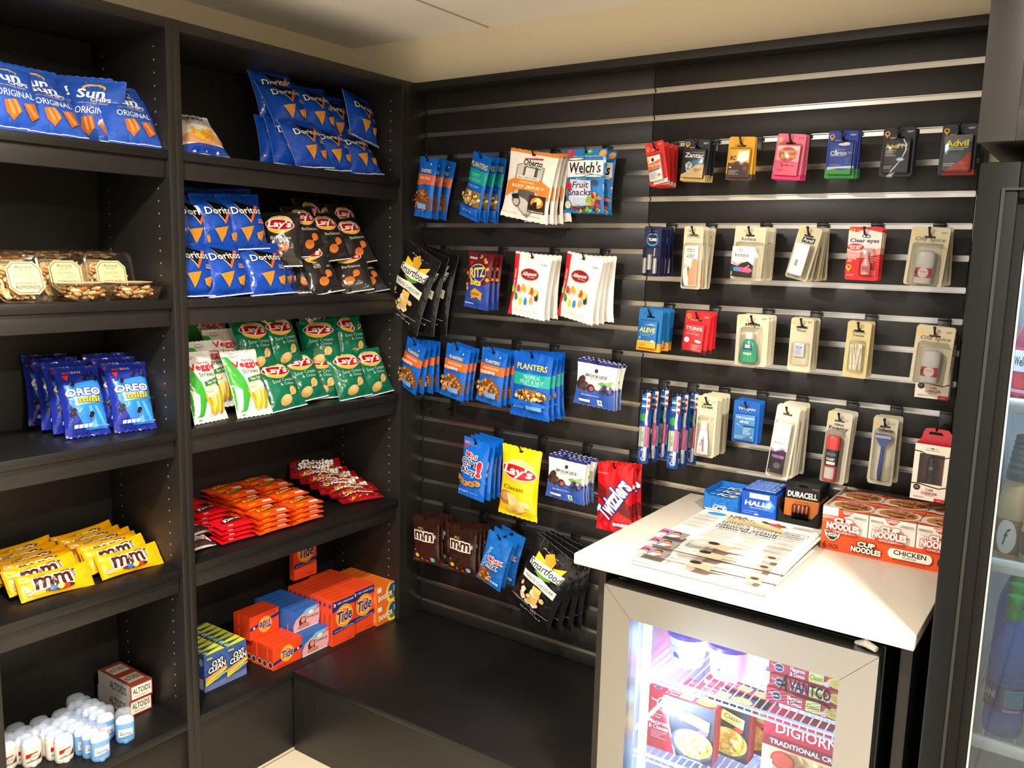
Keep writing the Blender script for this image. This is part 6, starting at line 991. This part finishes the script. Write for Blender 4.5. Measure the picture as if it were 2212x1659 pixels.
pf = [('r', 0, .60, 1, 1, 'b41c34'), ('r', 0, .60, 1, .74, '7a1828'), T('DIGIORNO', .55, .86, .82, .13, 'f4e8e8', b=.01), T('TRADITIONAL CRUST', .5, .67, .84, .06, 'f4e8e8', b=.03), ('r', 0, 0, 1, .60, 'e4b87c'), ('b', .55, .3, .45, .28, 60, .045, ['f0d494', 'e8c078', 'f4e0b0', 'd89850'], 5)]+[('e', x, y, .14, .12, 'a83a2c') for x, y in ((.25, .48), (.45, .30), (.80, .34), (.55, .08), (.86, .12))]+[('e', x, y, .12, .10, 'bc4a38') for x, y in ((.25, .48), (.45, .30), (.80, .34), (.55, .08), (.86, .12))]+[('r', .03+.06*(i % 2), .40-.08*(i//2), .08+.06*(i % 2), .46-.08*(i//2), 'dcd8d8') for i in range(8)]+[('r', .16, .06, .26, .24, '5a5a8a')]
PR['piz'] = boxp('frozen_pizza_box', .20, .045, .184, 'b01c30', pf, right=[('r', 0, 0, 1, 1, 'a01828')], left=[('r', 0, 0, 1, 1, 'c0303c')])
inst(PR['piz'], (1.562, -.510, .4012), (R(-1), 0, R(-1)), 'red pizza box with pepperoni picture standing at the right on the lower shelf', 'box')
for i in range(2): inst(PR['mac'], (1.425-.012*i, -.50+.06*i, .4012), (R(-1), 0, R(-62)), f'red meal box turned edgewise left of the pizza box, {["front", "rear"][i]} one', 'box', 'edgewise meal boxes') if i == 0 and 0 else None
# ---------------------------------------------------------------- in the tall cooler
def bottle(name, prof, col, kind, lab, labmat, capprof, capcol, art=None, n=24):
    t = empty(name); MB().lathe(prof, M(col, kind), n=n).build('bottle', t)
    if lab:
        b = MB().lathe(lab, M(labmat, 'gloss'), n=n, cap=False)
        if art: a, w, h, z, rr = art; b.art(a, w, h, lambda x, y, o: ((rr+o)*math.sin(x/rr), -(rr+o)*math.cos(x/rr), z+y), 'card', tol=.006, lift=.0007)
        b.build('label', t)
    MB().lathe(capprof, M(capcol, 'plastic'), n=20).build('cap', t)
    return t
PR['wat'] = bottle('water_bottle', [(.026, .004), (.030, 0), (.033, .006), (.0335, .03), (.032, .045), (.0335, .055), (.0335, .085), (.032, .090), (.0335, .10), (.0315, .106), (.0335, .112), (.0315, .118), (.0335, .124), (.0335, .140), (.030, .165), (.020, .195), (.0135, .212), (.0125, .222)], '4f84d6', 'water', [(.0338, .050), (.0342, .052), (.0342, .098), (.0338, .100)], '1c3a7c', [(.0140, .222), (.0148, .223), (.0148, .238), (.0135, .240)], '159a50', ([T('DASANI', .2, .62, .42, .30, 'dfe8f6', b=.02), ('r', .58, .2, .92, .92, '3a9ab8')]+fine(.6, .8, .28, 7, '1c5a8a', .09, .03)+[('e', .24, .28, .05, .10, '3a9a4a'), ('r', .0, .04, 1, .1, '5a3a8c'), ('r', .56, .04, .86, .16, 'a08ad0')], .10, .048, .051, .0343))
PR['wtc'] = bottle('juice_bottle', [(.024, .003), (.028, 0), (.032, .006), (.032, .10), (.028, .120), (.020, .140), (.018, .152)], '8c1838', 'gloss', [(.0323, .012), (.0326, .014), (.0326, .095), (.0322, .097)], 'c8285c', [(.020, .152), (.0205, .153), (.0205, .168), (.019, .170)], '2a1c24', ([('r', .2, .5, .8, .95, 'eef0f4'), T("Welch's", .5, .72, .5, .2, '16183c', b=.03), ('e', .5, .3, .2, .16, 'd83a3c'), ('r', .1, .05, .9, .12, 'f0a0b8')], .07, .083, .013, .0328))
PR['cof'] = bottle('coffee_bottle', [(.026, .002), (.029, 0), (.031, .006), (.031, .08), (.026, .115), (.0185, .135), (.0185, .142)], 'c2a878', 'gloss', [(.0313, .008), (.0316, .010), (.0316, .070), (.0312, .072)], '8a5a28', [(.0200, .142), (.0215, .143), (.0215, .156), (.0205, .158), (.018, .1585), (.0175, .156), (.0005, .156)], '3a4444', ([('e', .5, .5, .34, .52, 'efe9dc'), T('f', .5, .5, .14, .5, '1c1c1c', sh=.2)], .05, .062, .009, .0318))
PR['mil'] = bottle('milk_coffee_bottle', [(.022, .003), (.026, 0), (.029, .006), (.029, .06), (.024, .10), (.016, .135), (.013, .15)], 'd0b88c', 'gloss', [(.0293, .02), (.0296, .022), (.0296, .058), (.0293, .06)], '5a2030', [(.0150, .15), (.0155, .151), (.0155, .165), (.014, .167)], 'e8e4dc', ([T('T', .5, .5, .3, .8, 'f0e8e0', b=.05)], .04, .036, .022, .0298))
for i in range(6):
    inst(PR['wtc'], (1.905-.002*i, -.560+.070*i, CSH[0]+.0035), (0, 0, R(-25)), f'pink fruit juice bottle on the top cooler shelf, {NM[i]+" from the front" if i else "frontmost"}', 'bottle', 'pink juice bottles')
for i in range(7):
    inst(PR['cof'], (1.903-.003*i, -.545+.066*i, CSH[1]+.0035), (0, 0, R(-16)), f'tan coffee drink bottle with grey cap, {NM[i]+" from the front" if 0 < i < 6 else ("frontmost" if i == 0 else "rearmost")}', 'bottle', 'tan coffee bottles')
inst(PR['mil'], (1.946, -.580, CSH[1]+.0035), (0, 0, R(-10)), 'cream coloured drink bottle with dark label, cut by the right edge', 'bottle')
for i in range(5):
    inst(PR['wat'], (1.921-.004*i, -.555+.075*i, CSH[2]+.0035), (0, 0, R(-10)), f'clear water bottle with green cap, {NM[i]+" from the front" if i else "frontmost"} in the left lane', 'bottle', 'water bottles with green caps')
for i in range(5):
    inst(PR['wat'], (1.992-.003*i, -.555+.075*i, CSH[2]+.0035), (0, 0, R(30)), f'clear water bottle with green cap, {NM[i]+" from the front" if i else "frontmost"} in the right lane', 'bottle', 'water bottles with green caps')
